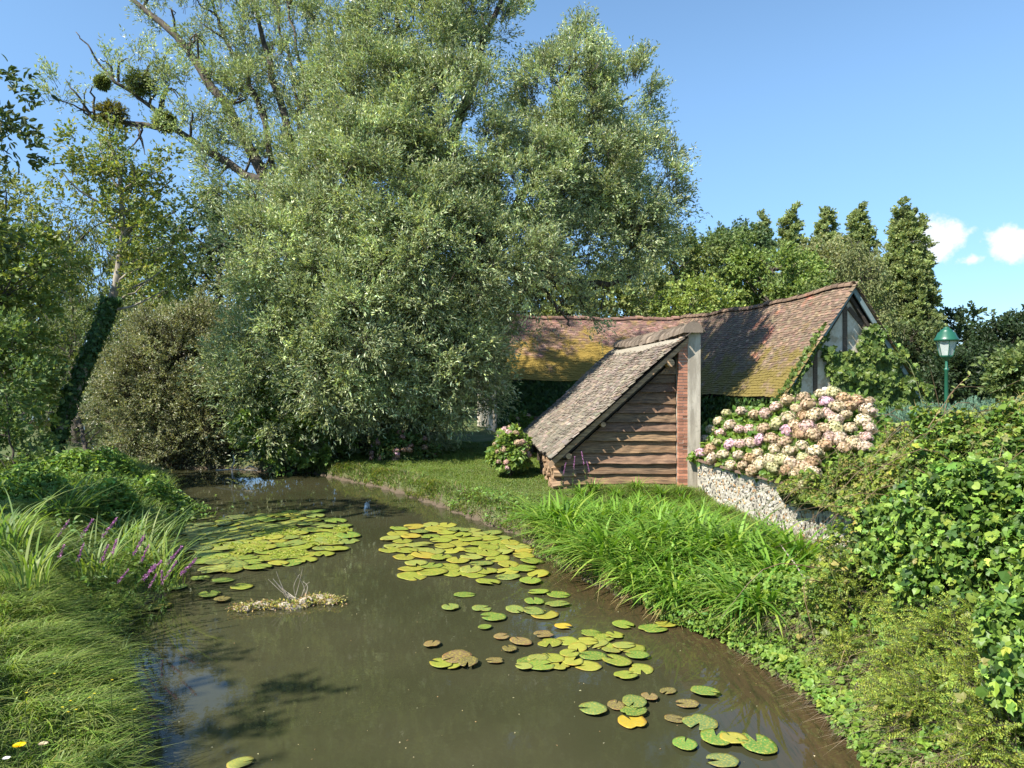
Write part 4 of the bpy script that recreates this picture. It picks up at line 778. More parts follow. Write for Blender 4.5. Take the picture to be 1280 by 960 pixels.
# yellow-flag iris on the left bank
ip = []
IL = ['iris clump with the longest leaves trailing onto the lily pads', 'iris clump rising directly in front of the dark elder', 'iris clump drooping at the left edge below the others', 'iris clump leaning over the water beside the lily pads', 'upright tall iris clump behind the purple loosestrife', 'iris clump at the far left picture edge', 'iris clump with arching yellowed tips above the near long grass', 'small iris clump right behind the left lily patch', 'iris clump between loosestrife spikes']
for q, (x_, y_, zz, h_) in enumerate([(205, 735, .1, 1.1), (110, 655, .5, 1.2), (30, 730, .8, .9), (175, 715, .15, 1.25), (75, 660, .6, 1.25), (5, 690, .85, 1.1), (120, 720, .5, .9), (215, 665, .12, .8), (150, 690, .3, 1.0)]):
    p_ = on(x_, y_, zz); V, fs, c = strap_clump(58, h_ * .88, .023, .95 if q else 1.1, [(.12, .19, .06), (.18, .23, .08), (.15, .22, .05)], 7, .24, 0.1 if q in (0, 4) else None, .5); o = part('iris_clump', V + p_, fs, m_grass, None, c, loc=p_); tag(o, IL[q], 'plant')
# loosestrife
lsp = []
for q in range(3):
    t = thing('purple_loosestrife', 'purple loosestrife spike among the iris leaves on the left bank', 'flower', (0, 0, 0), 'purple loosestrife spikes'); Hh = .75 + .12 * q
    Q = path([(0, 0, 0), (.05, .02, Hh * .5), (.16 + .05 * q, .05, Hh)], 8); V, f = tube(Q, np.linspace(.005, .003, 8), 5); MB().add(V, f, (.10, .10, .03)).out('stem', m_grass, t)
    n_ = 60; tt = rng.uniform(0, .72, n_); P = np.array([Q[int(a * 7)] for a in tt]); V, fs, c = scatter(T_RHOMB, P, rvec(n_) + [0, 0, .3], rvec(n_) + [0, 0, 1], .07, .018, cvar(n_, (.07, .12, .03))); MB().add(V, fs, c).out('leaves', m_leaf, t)
    n_ = 130; tt = rng.uniform(0, 1, n_); P = Q[5] * (1 - tt)[:, None] + (Q[7] + [.02, 0, .06]) * tt[:, None] + rvec(n_) * (.020 * (1 - .6 * tt))[:, None]; V, fs, c = scatter(T_RHOMB, P, rvec(n_) + [0, 0, .2], rvec(n_), .024, .016, cvar(n_, [(.34, .12, .30), (.26, .09, .22), (.40, .2, .34)], .05, .2)); MB().add(V, fs, c).out('flower_spike', m_petal, t)
    lsp.append(t)
spots = [(110, 715), (128, 705), (142, 722), (158, 715), (172, 722), (186, 728), (60, 700), (72, 690), (95, 700), (150, 735), (168, 740), (190, 742), (200, 735), (120, 735), (45, 690), (82, 715), (135, 745), (178, 752)]
for q, (x_, y_) in enumerate(spots):
    o = lsp[q] if q < 3 else dup(lsp[q % 3]); zz = max(.05, .55 - (x_ - 60) / 300); p_ = on(x_ + 6, y_ + 30, zz); o.location = tuple(p_); o.rotation_euler = (rng.normal(0, .12), .25 + rng.normal(0, .15), rng.uniform(-1.2, 1.2)); o.scale = (rng.uniform(.5, .78),) * 3
for q, x_ in enumerate((700, 716, 735, 743)):
    o = dup(lsp[q % 3]); p_ = np.array([(x_ - 640) / F_PX * 14.6, 14.6 + .1 * q, .42]); o.location = tuple(p_); o.scale = (.5, .5, .85); o.rotation_euler = (0, .05, q); o['label'] = 'thin purple loosestrife spike in front of the woodshed boards'; o['group'] = 'loosestrife by the woodshed'
# ------------------------------------------------------------------ hydrangeas
DT = np.linspace(5, 15.5, 200); PXW = wall_x(DT) / DT * F_PX + 640
def Dwall(px): return np.interp(px, PXW[::-1], DT[::-1])
HM = []
for q in range(4):
    n_ = 120; d = rvec(n_); d = d[d[:, 2] > -.55]; n_ = len(d); r_ = .105 * np.array([1, 1, .8]); P = d * r_ * rng.uniform(.85, 1.02, (n_, 1))
    t1 = norm(np.cross(d, rvec(n_))); st = T_RHOMB[0].copy(); T_P = (np.array([[-.5, -.5, 0], [0, -.25, .06], [.5, -.5, 0], [.25, 0, .06], [.5, .5, 0], [0, .25, .06], [-.5, .5, 0], [-.25, 0, .06]]), [np.array([[0, 1, 7], [1, 2, 3], [3, 4, 5], [5, 6, 7], [1, 3, 5], [1, 5, 7]])])
    V, fs, c = scatter(T_P, P, t1, d, rng.uniform(.028, .042, n_), rng.uniform(.028, .042, n_), np.ones((n_, 3)) * np.exp(rng.normal(0, .16, (n_, 1))) * (1 + rng.normal(0, .05, (n_, 3))))
    V2, f2 = IV * r_ * .8, IF; M_ = MB().add(V, fs, c).add(V2, f2, (.55, .55, .45)); HM.append(M_)
m_head, nt, b, out = M('hydrangea_petal'); oi = nd(nt, 'ShaderNodeObjectInfo'); cc_ = mixc(nt, 1.0, oi.outputs['Color'], attr(nt), 'MULTIPLY'); nt.links.new(cc_, b.inputs['Base Color']); b.inputs['Roughness'].default_value = .7; b.inputs['Specular IOR Level'].default_value = .2
tr = nd(nt, 'ShaderNodeBsdfTranslucent'); nt.links.new(cc_, tr.inputs[0]); ms = nd(nt, 'ShaderNodeMixShader'); ms.inputs[0].default_value = .25; nt.links.new(b.outputs[0], ms.inputs[1]); nt.links.new(tr.outputs[0], ms.inputs[2]); nt.links.new(ms.outputs[0], out.inputs[0])
HME = [mesh('flower_head', np.concatenate(q.V), [np.concatenate(f) for f in q.F.values()], np.concatenate(q.C)) for q in HM]
for q in HME: q.materials.append(m_head)
def head(p, s_, colr, parent):
    o = bpy.data.objects.new('flower_head', HME[rng.integers(4)]); COL.objects.link(o); o.parent = parent; o.location = tuple(np.array(p) - WL[parent.name]); o.scale = (s_, s_, s_); o.rotation_euler = (rng.normal(0, .3) + .25, rng.normal(0, .3) - .1, rng.uniform(0, 6)); o.color = tuple(colr) + (1,)
TOPX, TOPY = [862, 880, 900, 930, 965, 1000, 1030, 1060, 1095, 1110], [548, 535, 520, 510, 505, 497, 492, 489, 503, 520]
BOTX, BOTY = [862, 900, 940, 980, 1010, 1060, 1110], [572, 580, 592, 602, 612, 600, 575]
hy = thing('hydrangea_bush', 'large hydrangea with many cream and pale pink flower heads on the flint wall', 'bush', (5.4, 13.4, 1.0))
def hyd(px_, f, off=0.0):
    top, bot = np.interp(px_, TOPX, TOPY), np.interp(px_, BOTX, BOTY); y_ = bot + (top - bot) * f; D_ = Dwall(np.minimum(px_, 1010)) - .22 + 2.1 * f ** 1.2 + off; return np.stack([(px_ - 640) / F_PX * D_, D_, CAM_H + (HOR - y_) / F_PX * D_], -1)
pts = []
for _ in range(6000):
    x_ = rng.uniform(866, 1090); f = rng.uniform(.03, 1); f = f ** (.9)
    top, bot = np.interp(x_, TOPX, TOPY), np.interp(x_, BOTX, BOTY); y_ = bot + (top - bot) * f
    if x_ > 1020 and y_ > 560: continue
    if 885 < x_ < 985 and y_ < 528 and rng.random() < .9: continue
    if all((x_ - a) ** 2 + ((y_ - b_) * 1.1) ** 2 > 12.3 ** 2 for a, b_, _ in pts) and len(pts) < 100: pts.append((x_, y_, f))
PALH = [(.62, .50, .33), (.68, .58, .40), (.58, .43, .29), (.58, .55, .30), (.68, .54, .42), (.66, .47, .41), (.50, .34, .21)]
for x_, y_, f in pts:
    colr = np.array(PALH[rng.integers(7)]) * rng.uniform(.85, 1.1); 
    if rng.random() < .05: colr = np.array([.70, .46, .54])
    head(hyd(np.array(x_), np.array(f), -.12), rng.uniform(1.1, 1.6), np.clip(colr, 0, .8), hy)
n_ = 9500; x_ = rng.uniform(862, 1112, n_); f = rng.uniform(0.02, 1.0, n_); P = hyd(x_, f, .10) + rng.uniform(0, 1, (n_, 1)) ** 1.3 * np.array([.10, .9, -.25]); P += rng.normal(size=(n_, 3)) * .04
k = (P[:, 2] > 1.02); P = P[k]; n_ = len(P)
V, fs, c = scatter(T_OVAL, P, rvec(n_) + [-.2, -.5, -.1], rvec(n_) * .6 + [-.3, -.5, .8], rng.uniform(.09, .16, n_), rng.uniform(.07, .11, n_), cvar(n_, [(.10, .17, .025), (.13, .19, .03), (.075, .13, .02)])); part('foliage', V, fs, m_gloss, hy, c)
n_ = 60; x_ = rng.uniform(880, 1090, n_); P0 = hyd(x_, np.full(n_, .1), .8); P0[:, 2] = 1.0; mb = MB()
for q in range(n_): V, f = tube([P0[q], hyd(x_[q:q + 1] + rng.normal() * 10, np.array([rng.uniform(.3, .9)]), .25)[0]], [.008, .005], 4); mb.add(V, f)
mb.out('stems', m_twig, hy)
def small_hyd(label, c, r, heads, pal, leafc, n_=2600):
    t = thing('hydrangea_bush', label, 'bush', (c[0], c[1], .38)); r = np.array(r); d = rvec(n_); d[:, 2] = np.abs(d[:, 2]) * 1.1 - .25; d = norm(d); P = np.array(c) + d * r * (1 + .22 * np.sin(d[:, :1] * 5 + c[0]) * np.sin(d[:, 2:] * 6 + 1)) * rng.uniform(.5, 1, (n_, 1)) ** .5; k = P[:, 2] > .4; P, d = P[k], d[k]; n_ = len(P)
    V, fs, cc_ = scatter(T_OVAL, P, d + rvec(n_) * .8 - [0, 0, .3], d + rvec(n_) * .5 + [0, 0, .4], rng.uniform(.10, .16, n_), rng.uniform(.07, .11, n_), cvar(n_, leafc)); part('foliage', V, fs, m_gloss, t, cc_); mb = MB()
    for q in range(14): V, f = tube([(c[0], c[1], .38), np.array(c) + rvec(1)[0] * r * .6 + [0, 0, .1]], [.012, .006], 4); mb.add(V, f)
    mb.out('stems', m_twig, t); q = 0
    while q < heads:
        d = rvec(1)[0]
        if d[1] > .3 or d[2] < -.35: continue
        head(np.array(c) + d * r * 1.0, rng.uniform(.8, 1.2), np.array(pal[rng.integers(len(pal))]) * rng.uniform(.8, 1.15), t); q += 1
small_hyd('dusky pink hydrangea in the willow\'s shade near the water', at(503, 566, 21.6), (.95, .7, .62), 30, [(.42, .25, .22), (.36, .22, .18), (.55, .34, .42), (.30, .2, .14)], [(.05, .09, .02), (.08, .11, .03)])  # heads and leaves get dimmer colours to stand for shade
small_hyd('small hydrangea peeping over the low back corner of the woodshed roof', at(650, 545, 24.6), (.55, .4, .8), 9, [(.60, .38, .32)], [(.10, .16, .03)], 1400)
small_hyd('tall yellow-green hydrangea with pink heads at the open end of the woodshed', at(638, 572, 17.9), (.46, .8, .74), 28, [(.60, .38, .32), (.66, .44, .42), (.5, .36, .24)], [(.13, .19, .03), (.10, .16, .03)], 3400)
# firewood
log0 = None; LM = []
for q in range(4):
    rr = rng.uniform(.05, .085); k_ = 7 if q % 2 else 5; V, f = tube([(0, 0, 0), (.5, 0, 0)], [rr, rr * .95], k_); V = V + rng.normal(size=V.shape) * .008
    c = np.ones((len(V), 3)) * [1.0, .95, .9]; me = mesh('firewood_log', V, f, c); me.materials.append(m_log); LM.append(me)
zz = .44
for row in range(5):
    for k in range(16):
        o = bpy.data.objects.new('firewood_log', LM[rng.integers(4)]); COL.objects.link(o); o.location = tuple(S(.10 + rng.uniform(-.05, .06), .30 + k * .165 + (row % 2) * .08, zz + row * .132 + rng.normal(0, .01))); o.rotation_euler = (rng.uniform(0, 6), rng.normal(0, .04), rng.normal(0, .07) + .067)
        tag(o, 'split firewood log stacked under the low side of the woodshed', 'firewood', 'firewood stacked in the woodshed')

# ------------------------------------------------------------------ the overgrown bank and hedge on the right
def bank_x(y): return np.interp(y, [0, 3, 5.14, 6.44, 7.55, 8.1, 9.8, 11.1, 13], [3.0, 2.75, 2.69, 2.68, 2.37, 1.99, 1.1, .62, 0])
def hedge(y, s_):
    """point and outward normal of the hedge's skin; s runs 0 at the water to 1 over the wall's far side"""
    t = sm((10.9 - y) / 2.4); q = sm((8.6 - y) / .8); xb = np.interp(y, [0, 3, 5.14, 6.44, 7.0, 7.6, 8.3, 9], [3.0, 2.75, 2.69, 2.68, 2.72, 3.25, 3.95, 4.5]); wx = wall_x(y); top = 1.15 + (2.32 - 1.15) * t
    K = np.array([0, .16, .38, .58, .76, 1.0])
    X_ = np.stack([(wx - .22) + (xb + .05 - wx + .22) * q, (wx - .20) + (xb + .35 - wx + .20) * q, (wx - .12) + (np.minimum(xb + 1.05, wx - .2) - wx + .12) * q, (wx + .1) + (-.35) * q, wx + .55 + 0 * y, wx + 3.6 + 0 * y], -1)
    Z_ = np.stack([1.0 + (.08 - 1.0) * q, 1.05 + (.55 - 1.05) * q, 1.0 + (top - 1) * (.25 + .18 * q), 1.0 + (top - 1) * .72, 1.0 + (top - 1) * .95, top + .05], -1)
    i = np.clip(np.searchsorted(K, s_, side='right') - 1, 0, 4); f = (s_ - K[i]) / (K[i + 1] - K[i]); r_ = np.arange(len(y))
    x_ = X_[r_, i] * (1 - f) + X_[r_, i + 1] * f; z_ = Z_[r_, i] * (1 - f) + Z_[r_, i + 1] * f
    tx = X_[r_, i + 1] - X_[r_, i]; tz = Z_[r_, i + 1] - Z_[r_, i]; N = norm(np.stack([-tz, 0 * tz - .15, tx], 1))
    b_ = .16 * np.sin(y * 2.7 + s_ * 9) + .12 * np.sin(y * 5.3 - s_ * 17 + 1) + .08 * np.sin(y * 11 + s_ * 23) + .05 * np.sin(y * 23 - s_ * 41)
    return np.stack([x_, y, z_], 1) + N * (b_ * np.clip(s_ * 6 + .25, 0, 1))[:, None], N
ny_, ns_ = 90, 40; yy, s2 = np.meshgrid(np.linspace(2.0, 11.6, ny_), np.linspace(0, 1, ns_), indexing='ij'); P, N = hedge(yy.ravel(), s2.ravel()); P = P - N * .30
i = np.arange(ny_ - 1)[:, None] * ns_; j = np.arange(ns_ - 1)[None]; Fh = np.stack([i + j, i + j + 1, i + j + ns_ + 1, i + j + ns_], -1).reshape(-1, 4)
m_core = flat('hedge_depth_shade', (.03, .038, .015), 1, 14, .5, .8)
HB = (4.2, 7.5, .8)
ivh = thing('ivy_hedge', 'tall glossy ivy hedge swallowing the near end of the wall', 'hedge', HB); part('stems', P, Fh, m_core, ivh, None, True)  # no real stems: added backing sheet, coloured dark for the hedge's inner shade
def in_hedge(n_, f): 
    y = rng.uniform(3.2, 11.7, n_); s_ = rng.uniform(0, 1, n_); p_, N_ = hedge(y, s_); u_ = 640 + p_[:, 0] / p_[:, 1] * F_PX; v_ = HOR + (CAM_H - p_[:, 2]) / p_[:, 1] * F_PX
    k = f(u_, v_, s_, y, p_) & (u_ < 1400); return p_[k], N_[k]
wv = lambda u_, v_, a: a * np.sin(u_ / 23 + 1) + a * .7 * np.sin(v_ / 17 + u_ / 41)
P, N = in_hedge(150000, lambda u_, v_, s_, y, p_: (p_[:, 2] > .95 + .12 * np.sin(y * 4)) & (y < 7.9 + .4 * np.sin(p_[:, 2] * 6)) & (s_ < .72) & (u_ > 1085 + wv(u_, v_, 12)))
print('ivy', len(P)); P, N = P[:24000], N[:24000]; n_ = len(P); dep = rng.uniform(-.14, .16, n_)
mb_i = MB(); h_ = n_ // 2
Xi, Ni, Li = rvec(n_) * .8 + [0, -.1, -.5], N + rvec(n_) * .6 + [0, 0, .25], rng.uniform(.035, .095, n_); Wi = Li * rng.uniform(.75, 1.05, n_); Ci = (cvar(n_, [(.075, .14, .02), (.115, .19, .028), (.17, .25, .045), (.045, .09, .018)], .1, .3))
for T_, a_, b_ in ((T_OVAL, 0, h_), (T_IVY, h_, n_)): mb_i.add(*scatter(T_, (P + N * dep[:, None])[a_:b_], Xi[a_:b_], Ni[a_:b_], Li[a_:b_], Wi[a_:b_], Ci[a_:b_]))
mb_i.out('ivy_leaves', m_gloss, ivh)
# brambles
br = thing('bramble_thicket', 'tangled yellow-green bramble thicket spilling from the hedge top down to the water', 'bush', (3.6, 8.6, .5))
P, N = in_hedge(120000, lambda u_, v_, s_, y, p_: (y > 7.2 + .5 * np.sin(p_[:, 2] * 5 + 1)) | (s_ > .66) | ((p_[:, 2] > .45) & (u_ < 1100 + wv(u_, v_, 15))) | (rng.random(len(u_)) < .07)); k = rng.permutation(len(P))[:27000]; P, N = P[k], N[k]; n_ = len(P)
P = P + N * rng.uniform(-.12, .22, (n_, 1))
# each bramble leaf is three leaflets
X0 = norm(rvec(n_) + [0, -.2, -.1]); N0 = norm(N * .7 + rvec(n_) * .7 + [0, 0, .5]); mb = MB(); cb = cvar(n_, [(.125, .185, .028), (.18, .225, .035), (.075, .125, .022), (.20, .19, .06)], .12, .2); Sd = np.cross(N0, X0); sz = rng.uniform(.03, .06, n_)
for a_ in (-1.0, 0, 1.0): V, fs, c = scatter(T_OVAL, P, X0 * math.cos(a_) + Sd * math.sin(a_), N0, sz * (1.15 if a_ == 0 else .9), sz * .72, cb); mb.add(V, fs, c)
# low bramble skirt at the water by the daylilies
nk = 11000; y = rng.uniform(4.2, 8.6, nk); x_ = bank_x(y) - .12 + rng.uniform(0, 1.1, nk) ** 1.3; nk = len(x_); z_ = np.maximum(0.02, ground_z(x_, y)) + rng.uniform(.0, .5, nk) * (.4 + .6 * sm((x_ - bank_x(y)) / .6)); P2 = np.stack([x_, y, z_], 1); X0 = norm(rvec(nk) + [-.2, -.2, 0]); N0 = norm(rvec(nk) * .6 + [-.3, -.2, .9]); Sd = np.cross(N0, X0); sz = rng.uniform(.035, .065, nk); cb = cvar(nk, [(.11, .19, .03), (.14, .21, .035)])
for a_ in (-1.0, 0, 1.0): V, fs, c = scatter(T_OVAL, P2, X0 * math.cos(a_) + Sd * math.sin(a_), N0, sz * (1.15 if a_ == 0 else .9), sz * .75, cb); mb.add(V, fs, c)
mb.out('leaves', m_leaf, br)
mb = MB(); P, N = in_hedge(4000, lambda u_, v_, s_, y, p_: (y > 6.5) & (s_ > .1))
for q in range(170):
    p0 = P[q]; d_ = norm(rvec(1)[0] * [1, 1, .4] + [-.5, -.5, .1]); L_ = rng.uniform(.5, 1.3); Q = path([p0 - N[q] * .15, p0 + N[q] * .22 + d_ * L_ * .4, p0 + N[q] * .05 + d_ * L_ - [0, 0, .25 * L_]], 8); V, f = tube(Q, np.linspace(.006, .002, 8), 4); g = rng.random(); mb.add(V, f, (.22, .15, .09) if g < .5 else (.14, .16, .05))
mb.out('canes', m_grass, br)
# dry yellowed growth mixed in at the top
P, N = in_hedge(40000, lambda u_, v_, s_, y, p_: (s_ > .5) & (y > 6.2)); P, N = P[:9000], N[:9000]; n_ = len(P)
V, fs, c = scatter(T_NEEDLE, P + N * rng.uniform(-.05, .16, (n_, 1)), rvec(n_) + N * .5 + [0, 0, .2], rvec(n_), rng.uniform(.06, .22, n_), .006, cvar(n_, [(.20, .19, .07), (.26, .22, .10), (.16, .18, .05)])); o = part('dry_stalks', V, fs, m_grass, br, c); 
# small-leaved shrubs with straight sprigs along the foot
bx_ = thing('box_honeysuckle', 'small-leaved yellow-green shrub of straight sprigs at the foot of the ivy', 'bush', (3.4, 5.2, .4))
P, N = in_hedge(90000, lambda u_, v_, s_, y, p_: (p_[:, 2] < 1.02 + .12 * np.sin(y * 4)) & (p_[:, 2] > .36) & (y < 7.0) & (u_ > 1040)); P, N = P[:2100], N[:2100]; m_ = len(P); print('sprigs', m_)
D_ = norm(N * .5 + rvec(m_) * .7 + [-.25, -.2, .35]); L_ = rng.uniform(.12, .34, m_); nl = 26; i = np.repeat(np.arange(m_), nl); t_ = np.tile(np.linspace(.05, 1, nl), m_); sd = norm(np.cross(D_, rvec(m_)))[i] * np.tile(np.where(np.arange(nl) % 2, 1, -1), m_)[:, None]
pos_ = P[i] + D_[i] * (L_[i] * t_)[:, None] - np.array([0, 0, 1]) * (.3 * L_[i] * t_ ** 2)[:, None]
V, fs, c = scatter(T_OVAL, pos_, sd + D_[i] * .5, np.cross(D_[i], sd) + rvec(len(i)) * .4 + [0, 0, .5], rng.uniform(.014, .024, len(i)), .011, cvar(len(i), [(.19, .24, .035), (.24, .28, .045), (.14, .20, .035)], .1, .2)); mb = MB().add(V, fs, c); mb.out('leaves', m_leaf, bx_)
V, fs = shoot_sticks(P + D_ * .03, D_, .3, .003, 1.0); part('sprigs', V, fs, m_twig, bx_)
# dead roots and dry grass at the very edge, under the shrubs
n_ = 5200; y = rng.uniform(4.2, 7.4, n_); x_ = bank_x(y) + rng.uniform(.0, .62, n_); P = np.stack([x_, y, np.maximum(.02, ground_z(x_, y)) + rng.uniform(0, .28, n_) * sm((x_ - bank_x(y)) / .5)], 1)
V, fs, c = blades(P, rng.uniform(.08, .26, n_), math.pi + rng.normal(0, 1.2, n_), rng.uniform(.8, 2.2, n_), .006, cvar(n_, [(.20, .16, .11), (.28, .22, .15), (.13, .10, .07)]), 3, 1.0); tag(part('dry_grass', V, fs, m_grass, None, c), 'bleached dry grass and roots along the right water edge', 'grass', None, 'stuff')
# bare cane leaning across, and one shoot standing above the hedge
t = part('bare_cane', *tube(path([at(975, 680, 9.4), at(1010, 728, 8.2), at(1045, 772, 7.3), at(1080, 812, 6.6)], 12, .008), np.linspace(.009, .013, 12), 6), m_dead, None, None, True, loc=at(1080, 812, 6.6)); tag(t, 'long bare pale cane leaning across the brambles by the daylilies', 'stick')
sh = thing('bramble_shoot', 'single bramble shoot with a few pale leaves standing up beside the lamp post', 'plant', at(1160, 535, 7.6)); Q = path([at(1160, 535, 7.6), at(1178, 508, 7.6), at(1196, 484, 7.5), at(1212, 469, 7.5)], 12); V, f = tube(Q, np.linspace(.005, .0025, 12), 5); MB().add(V, f, (.30, .2, .12)).out('stem', m_grass, sh)
P = Q[[3, 5, 6, 7, 8, 9, 10, 11, 11]]; n_ = 9; V, fs, c = scatter(T_OVAL, P, rvec(n_) + [.2, -.3, .1], rvec(n_) * .5 + [0, -.6, .7], .055, .032, cvar(n_, (.2, .23, .06))); part('leaves', V, fs, m_leaf, sh, c)
# blue-green junipers
JL = ['low blue-green juniper mound left of the lamp post', 'low blue-green juniper mound right below the lamp post', 'blue-green juniper mound at the right edge']
for q, (x_, D_, rx) in enumerate([(1150, 13.5, 1.0), (1210, 14.5, 1.2), (1275, 13.5, 1.1)]):
    c0 = at(x_, 560, D_); t = thing('juniper', JL[q], 'bush', (c0[0], D_, 1.0)); ztop = CAM_H + (HOR - (506 if q else 512)) / F_PX * D_; n_ = 2600; d = rvec(n_); d[:, 2] = np.abs(d[:, 2]); P = np.array([c0[0], D_, 1.05]) + d * [rx, 1.3, ztop - 1.15] * (1 + .10 * np.sin(d[:, :1] * 9) + .06 * np.sin(d[:, 1:2] * 17)); i = np.repeat(np.arange(n_), 34); dd = norm(d * .6 + rvec(n_) * .45 + [0, 0, .9]); tt = rng.uniform(0, 1, len(i))
    V, fs, c = scatter(T_NEEDLE, P[i] + dd[i] * (tt * .17)[:, None] - d[i] * .05, dd[i] + rvec(len(i)) * .5, rvec(len(i)), .045, .012, cvar(len(i), [(.10, .19, .13), (.13, .22, .15), (.085, .15, .10)], .05, .18)); part('needles', V, fs, m_needle, t, c)
# ------------------------------------------------------------------ creepers on the barn gable
cr = thing('wall_creeper', 'leafy green creeper covering the right half of the barn gable', 'creeper', B(2, 0, 1.0)); mb = MB()
def creeper(n_, poly, dlo, dhi, cols, L_=.17):
    poly = np.array(poly, float); a_ = rng.uniform(poly[:, 0].min(), poly[:, 0].max(), n_ * 2); z_ = rng.uniform(poly[:, 1].min(), poly[:, 1].max(), n_ * 2); ins = np.zeros(n_ * 2, bool); A2, B2 = poly, np.roll(poly, -1, 0)
    for (ax_, az2), (bx2, bz2) in zip(A2, B2):
        cnd = (az2 > z_) != (bz2 > z_); xi = ax_ + (z_ - az2) * (bx2 - ax_) / ((bz2 - az2) or 1e-9); ins ^= cnd & (a_ < xi)
    a_, z_ = a_[ins], z_[ins]; n_ = len(a_); bulge = .5 + .5 * np.sin(a_ * 4.1 + z_ * 2) * np.sin(z_ * 5.3 - a_ * 3); dp = dlo + (dhi - dlo) * rng.uniform(0, 1, n_) * bulge
    P = BP + a_[:, None] * eb1 + (.2 - dp)[:, None] * eb2 + z_[:, None] * ez + rng.normal(size=(n_, 3)) * .05
    s_ = rng.uniform(.7, 1.2, n_) * L_
    return scatter(T_IVY, P, rvec(n_) * .6 + [0, 0, -.9], rvec(n_) * .5 + [-.2, -.9, .35], s_, s_, cvar(n_, cols, .09, .22))
cols = [(.08, .12, .022), (.11, .155, .03), (.05, .085, .018)]
V, fs, c = creeper(9500, [(-1.05, 4.0), (-.5, 3.6), (-.1, 3.75), (.3, 3.55), (.55, 4.45), (1.0, 4.75), (1.3, 4.4), (2.0, 3.8), (2.9, 2.6), (3.5, 1.6), (3.4, .9), (-.2, .9), (-.4, 1.9), (-.7, 2.9)], .02, .42, cols); mb.add(V, fs, c); mb.out('leaves', m_gloss, cr, False)
cr2 = thing('wall_creeper', 'narrow creeper climbing the left barge board of the barn gable', 'creeper', B(-2.4, 0, 1.0)); mb = MB()
V, fs, c = creeper(3000, [(-2.75, 2.3), (-1.35, 4.35), (-1.0, 4.75), (-.95, 4.3), (-1.45, 3.7), (-1.95, 3.0), (-2.15, 2.2), (-2.1, .9), (-3.0, .9)], .12, .32, cols, .13); mb.add(V, fs, c); mb.out('leaves', m_gloss, cr2)
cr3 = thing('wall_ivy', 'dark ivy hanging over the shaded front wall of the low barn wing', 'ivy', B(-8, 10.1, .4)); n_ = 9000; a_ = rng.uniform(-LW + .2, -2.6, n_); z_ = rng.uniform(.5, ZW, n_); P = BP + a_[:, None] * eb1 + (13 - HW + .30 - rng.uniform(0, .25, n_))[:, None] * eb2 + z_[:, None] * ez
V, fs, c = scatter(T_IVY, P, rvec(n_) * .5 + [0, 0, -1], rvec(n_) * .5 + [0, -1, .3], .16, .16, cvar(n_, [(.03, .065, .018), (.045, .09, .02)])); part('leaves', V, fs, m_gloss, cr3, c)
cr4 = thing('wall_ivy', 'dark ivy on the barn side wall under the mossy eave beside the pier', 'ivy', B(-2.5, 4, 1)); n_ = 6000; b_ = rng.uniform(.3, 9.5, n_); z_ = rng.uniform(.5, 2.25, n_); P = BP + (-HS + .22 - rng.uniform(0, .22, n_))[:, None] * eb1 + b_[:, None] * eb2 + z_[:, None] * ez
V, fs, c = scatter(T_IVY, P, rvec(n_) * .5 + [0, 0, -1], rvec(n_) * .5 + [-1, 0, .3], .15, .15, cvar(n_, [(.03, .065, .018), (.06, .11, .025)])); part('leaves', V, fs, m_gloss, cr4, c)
# ------------------------------------------------------------------ street lamp
LX, LY = (1183 - 640) / F_PX * 20, 20.0; lamp = thing('street_lamp', 'green cast-iron street lamp with a domed lantern beside the barn', 'street lamp', (LX, LY, 1.0))
m_grn, nt, b, out = M('green_enamel'); nt.links.new(mixc(nt, noise(nt, 6, 4), (.010, .075, .045), (.018, .11, .068)), b.inputs['Base Color']); b.inputs['Roughness'].default_value = .38
m_gls, nt, b, out = M('lantern_glass'); b.inputs['Base Color'].default_value = (.75, .8, .78, 1); b.inputs['Roughness'].default_value = .12; trn = nd(nt, 'ShaderNodeBsdfTransparent'); trn.inputs[0].default_value = (.85, .9, .88, 1); ms = nd(nt, 'ShaderNodeMixShader'); ms.inputs[0].default_value = .62; nt.links.new(b.outputs[0], ms.inputs[1]); nt.links.new(trn.outputs[0], ms.inputs[2]); nt.links.new(ms.outputs[0], out.inputs[0])
V, fs = lathe([(.16, -.1), (.16, .12), (.11, .2), (.075, .6), (.055, .7), (.05, 2.05), (.065, 2.07), (.065, 2.12), (.035, 2.14), (.03, 2.34)], 16, (LX, LY, 1)); part('pole', V, fs, m_grn, lamp, None, True)
hd = MB(); cz = lambda r_, z_: np.array([(LX + r_ * math.cos(a_), LY + r_ * math.sin(a_), z_) for a_ in np.linspace(0, 2 * math.pi, 7)[:-1] + .26])
V, fs = lathe([(.03, 3.33), (.05, 3.36), (.13, 3.42), (.17, 3.46), (.17, 3.49)], 6, (LX, LY, 0)); hd.add(V, fs)
hd.out('lantern_base', m_grn, lamp); lo_, hi_ = cz(.165, 3.49), cz(.27, 3.90)
for q in range(6): V, f = tube([lo_[q], hi_[q]], [.012, .012], 4); part('glazing_bar', V, f, m_grn, lamp)
for q in range(6):
    a_, b2__ = q, (q + 1) % 6; cq = np.array([LX, LY, 0]); ins = lambda p_: p_ + (np.array([LX, LY, p_[2]]) - p_) * .05
    V, f = prism([ins(lo_[a_]), ins(lo_[b2__]), ins(hi_[b2__]), ins(hi_[a_])], norm((lo_[a_] + lo_[b2__]) / 2 - np.array([LX, LY, lo_[a_][2]])) * -.004); part('glass_pane', V, f, m_gls, lamp)
V, fs = lathe([(.30, 3.89), (.32, 3.91), (.32, 3.94), (.27, 4.0), (.22, 4.12), (.16, 4.17), (.16, 4.19), (.10, 4.23), (.075, 4.24), (.075, 4.27), (.02, 4.30)], 18, (LX, LY, 0)); part('lantern_roof', V, fs, m_grn, lamp, None, True)
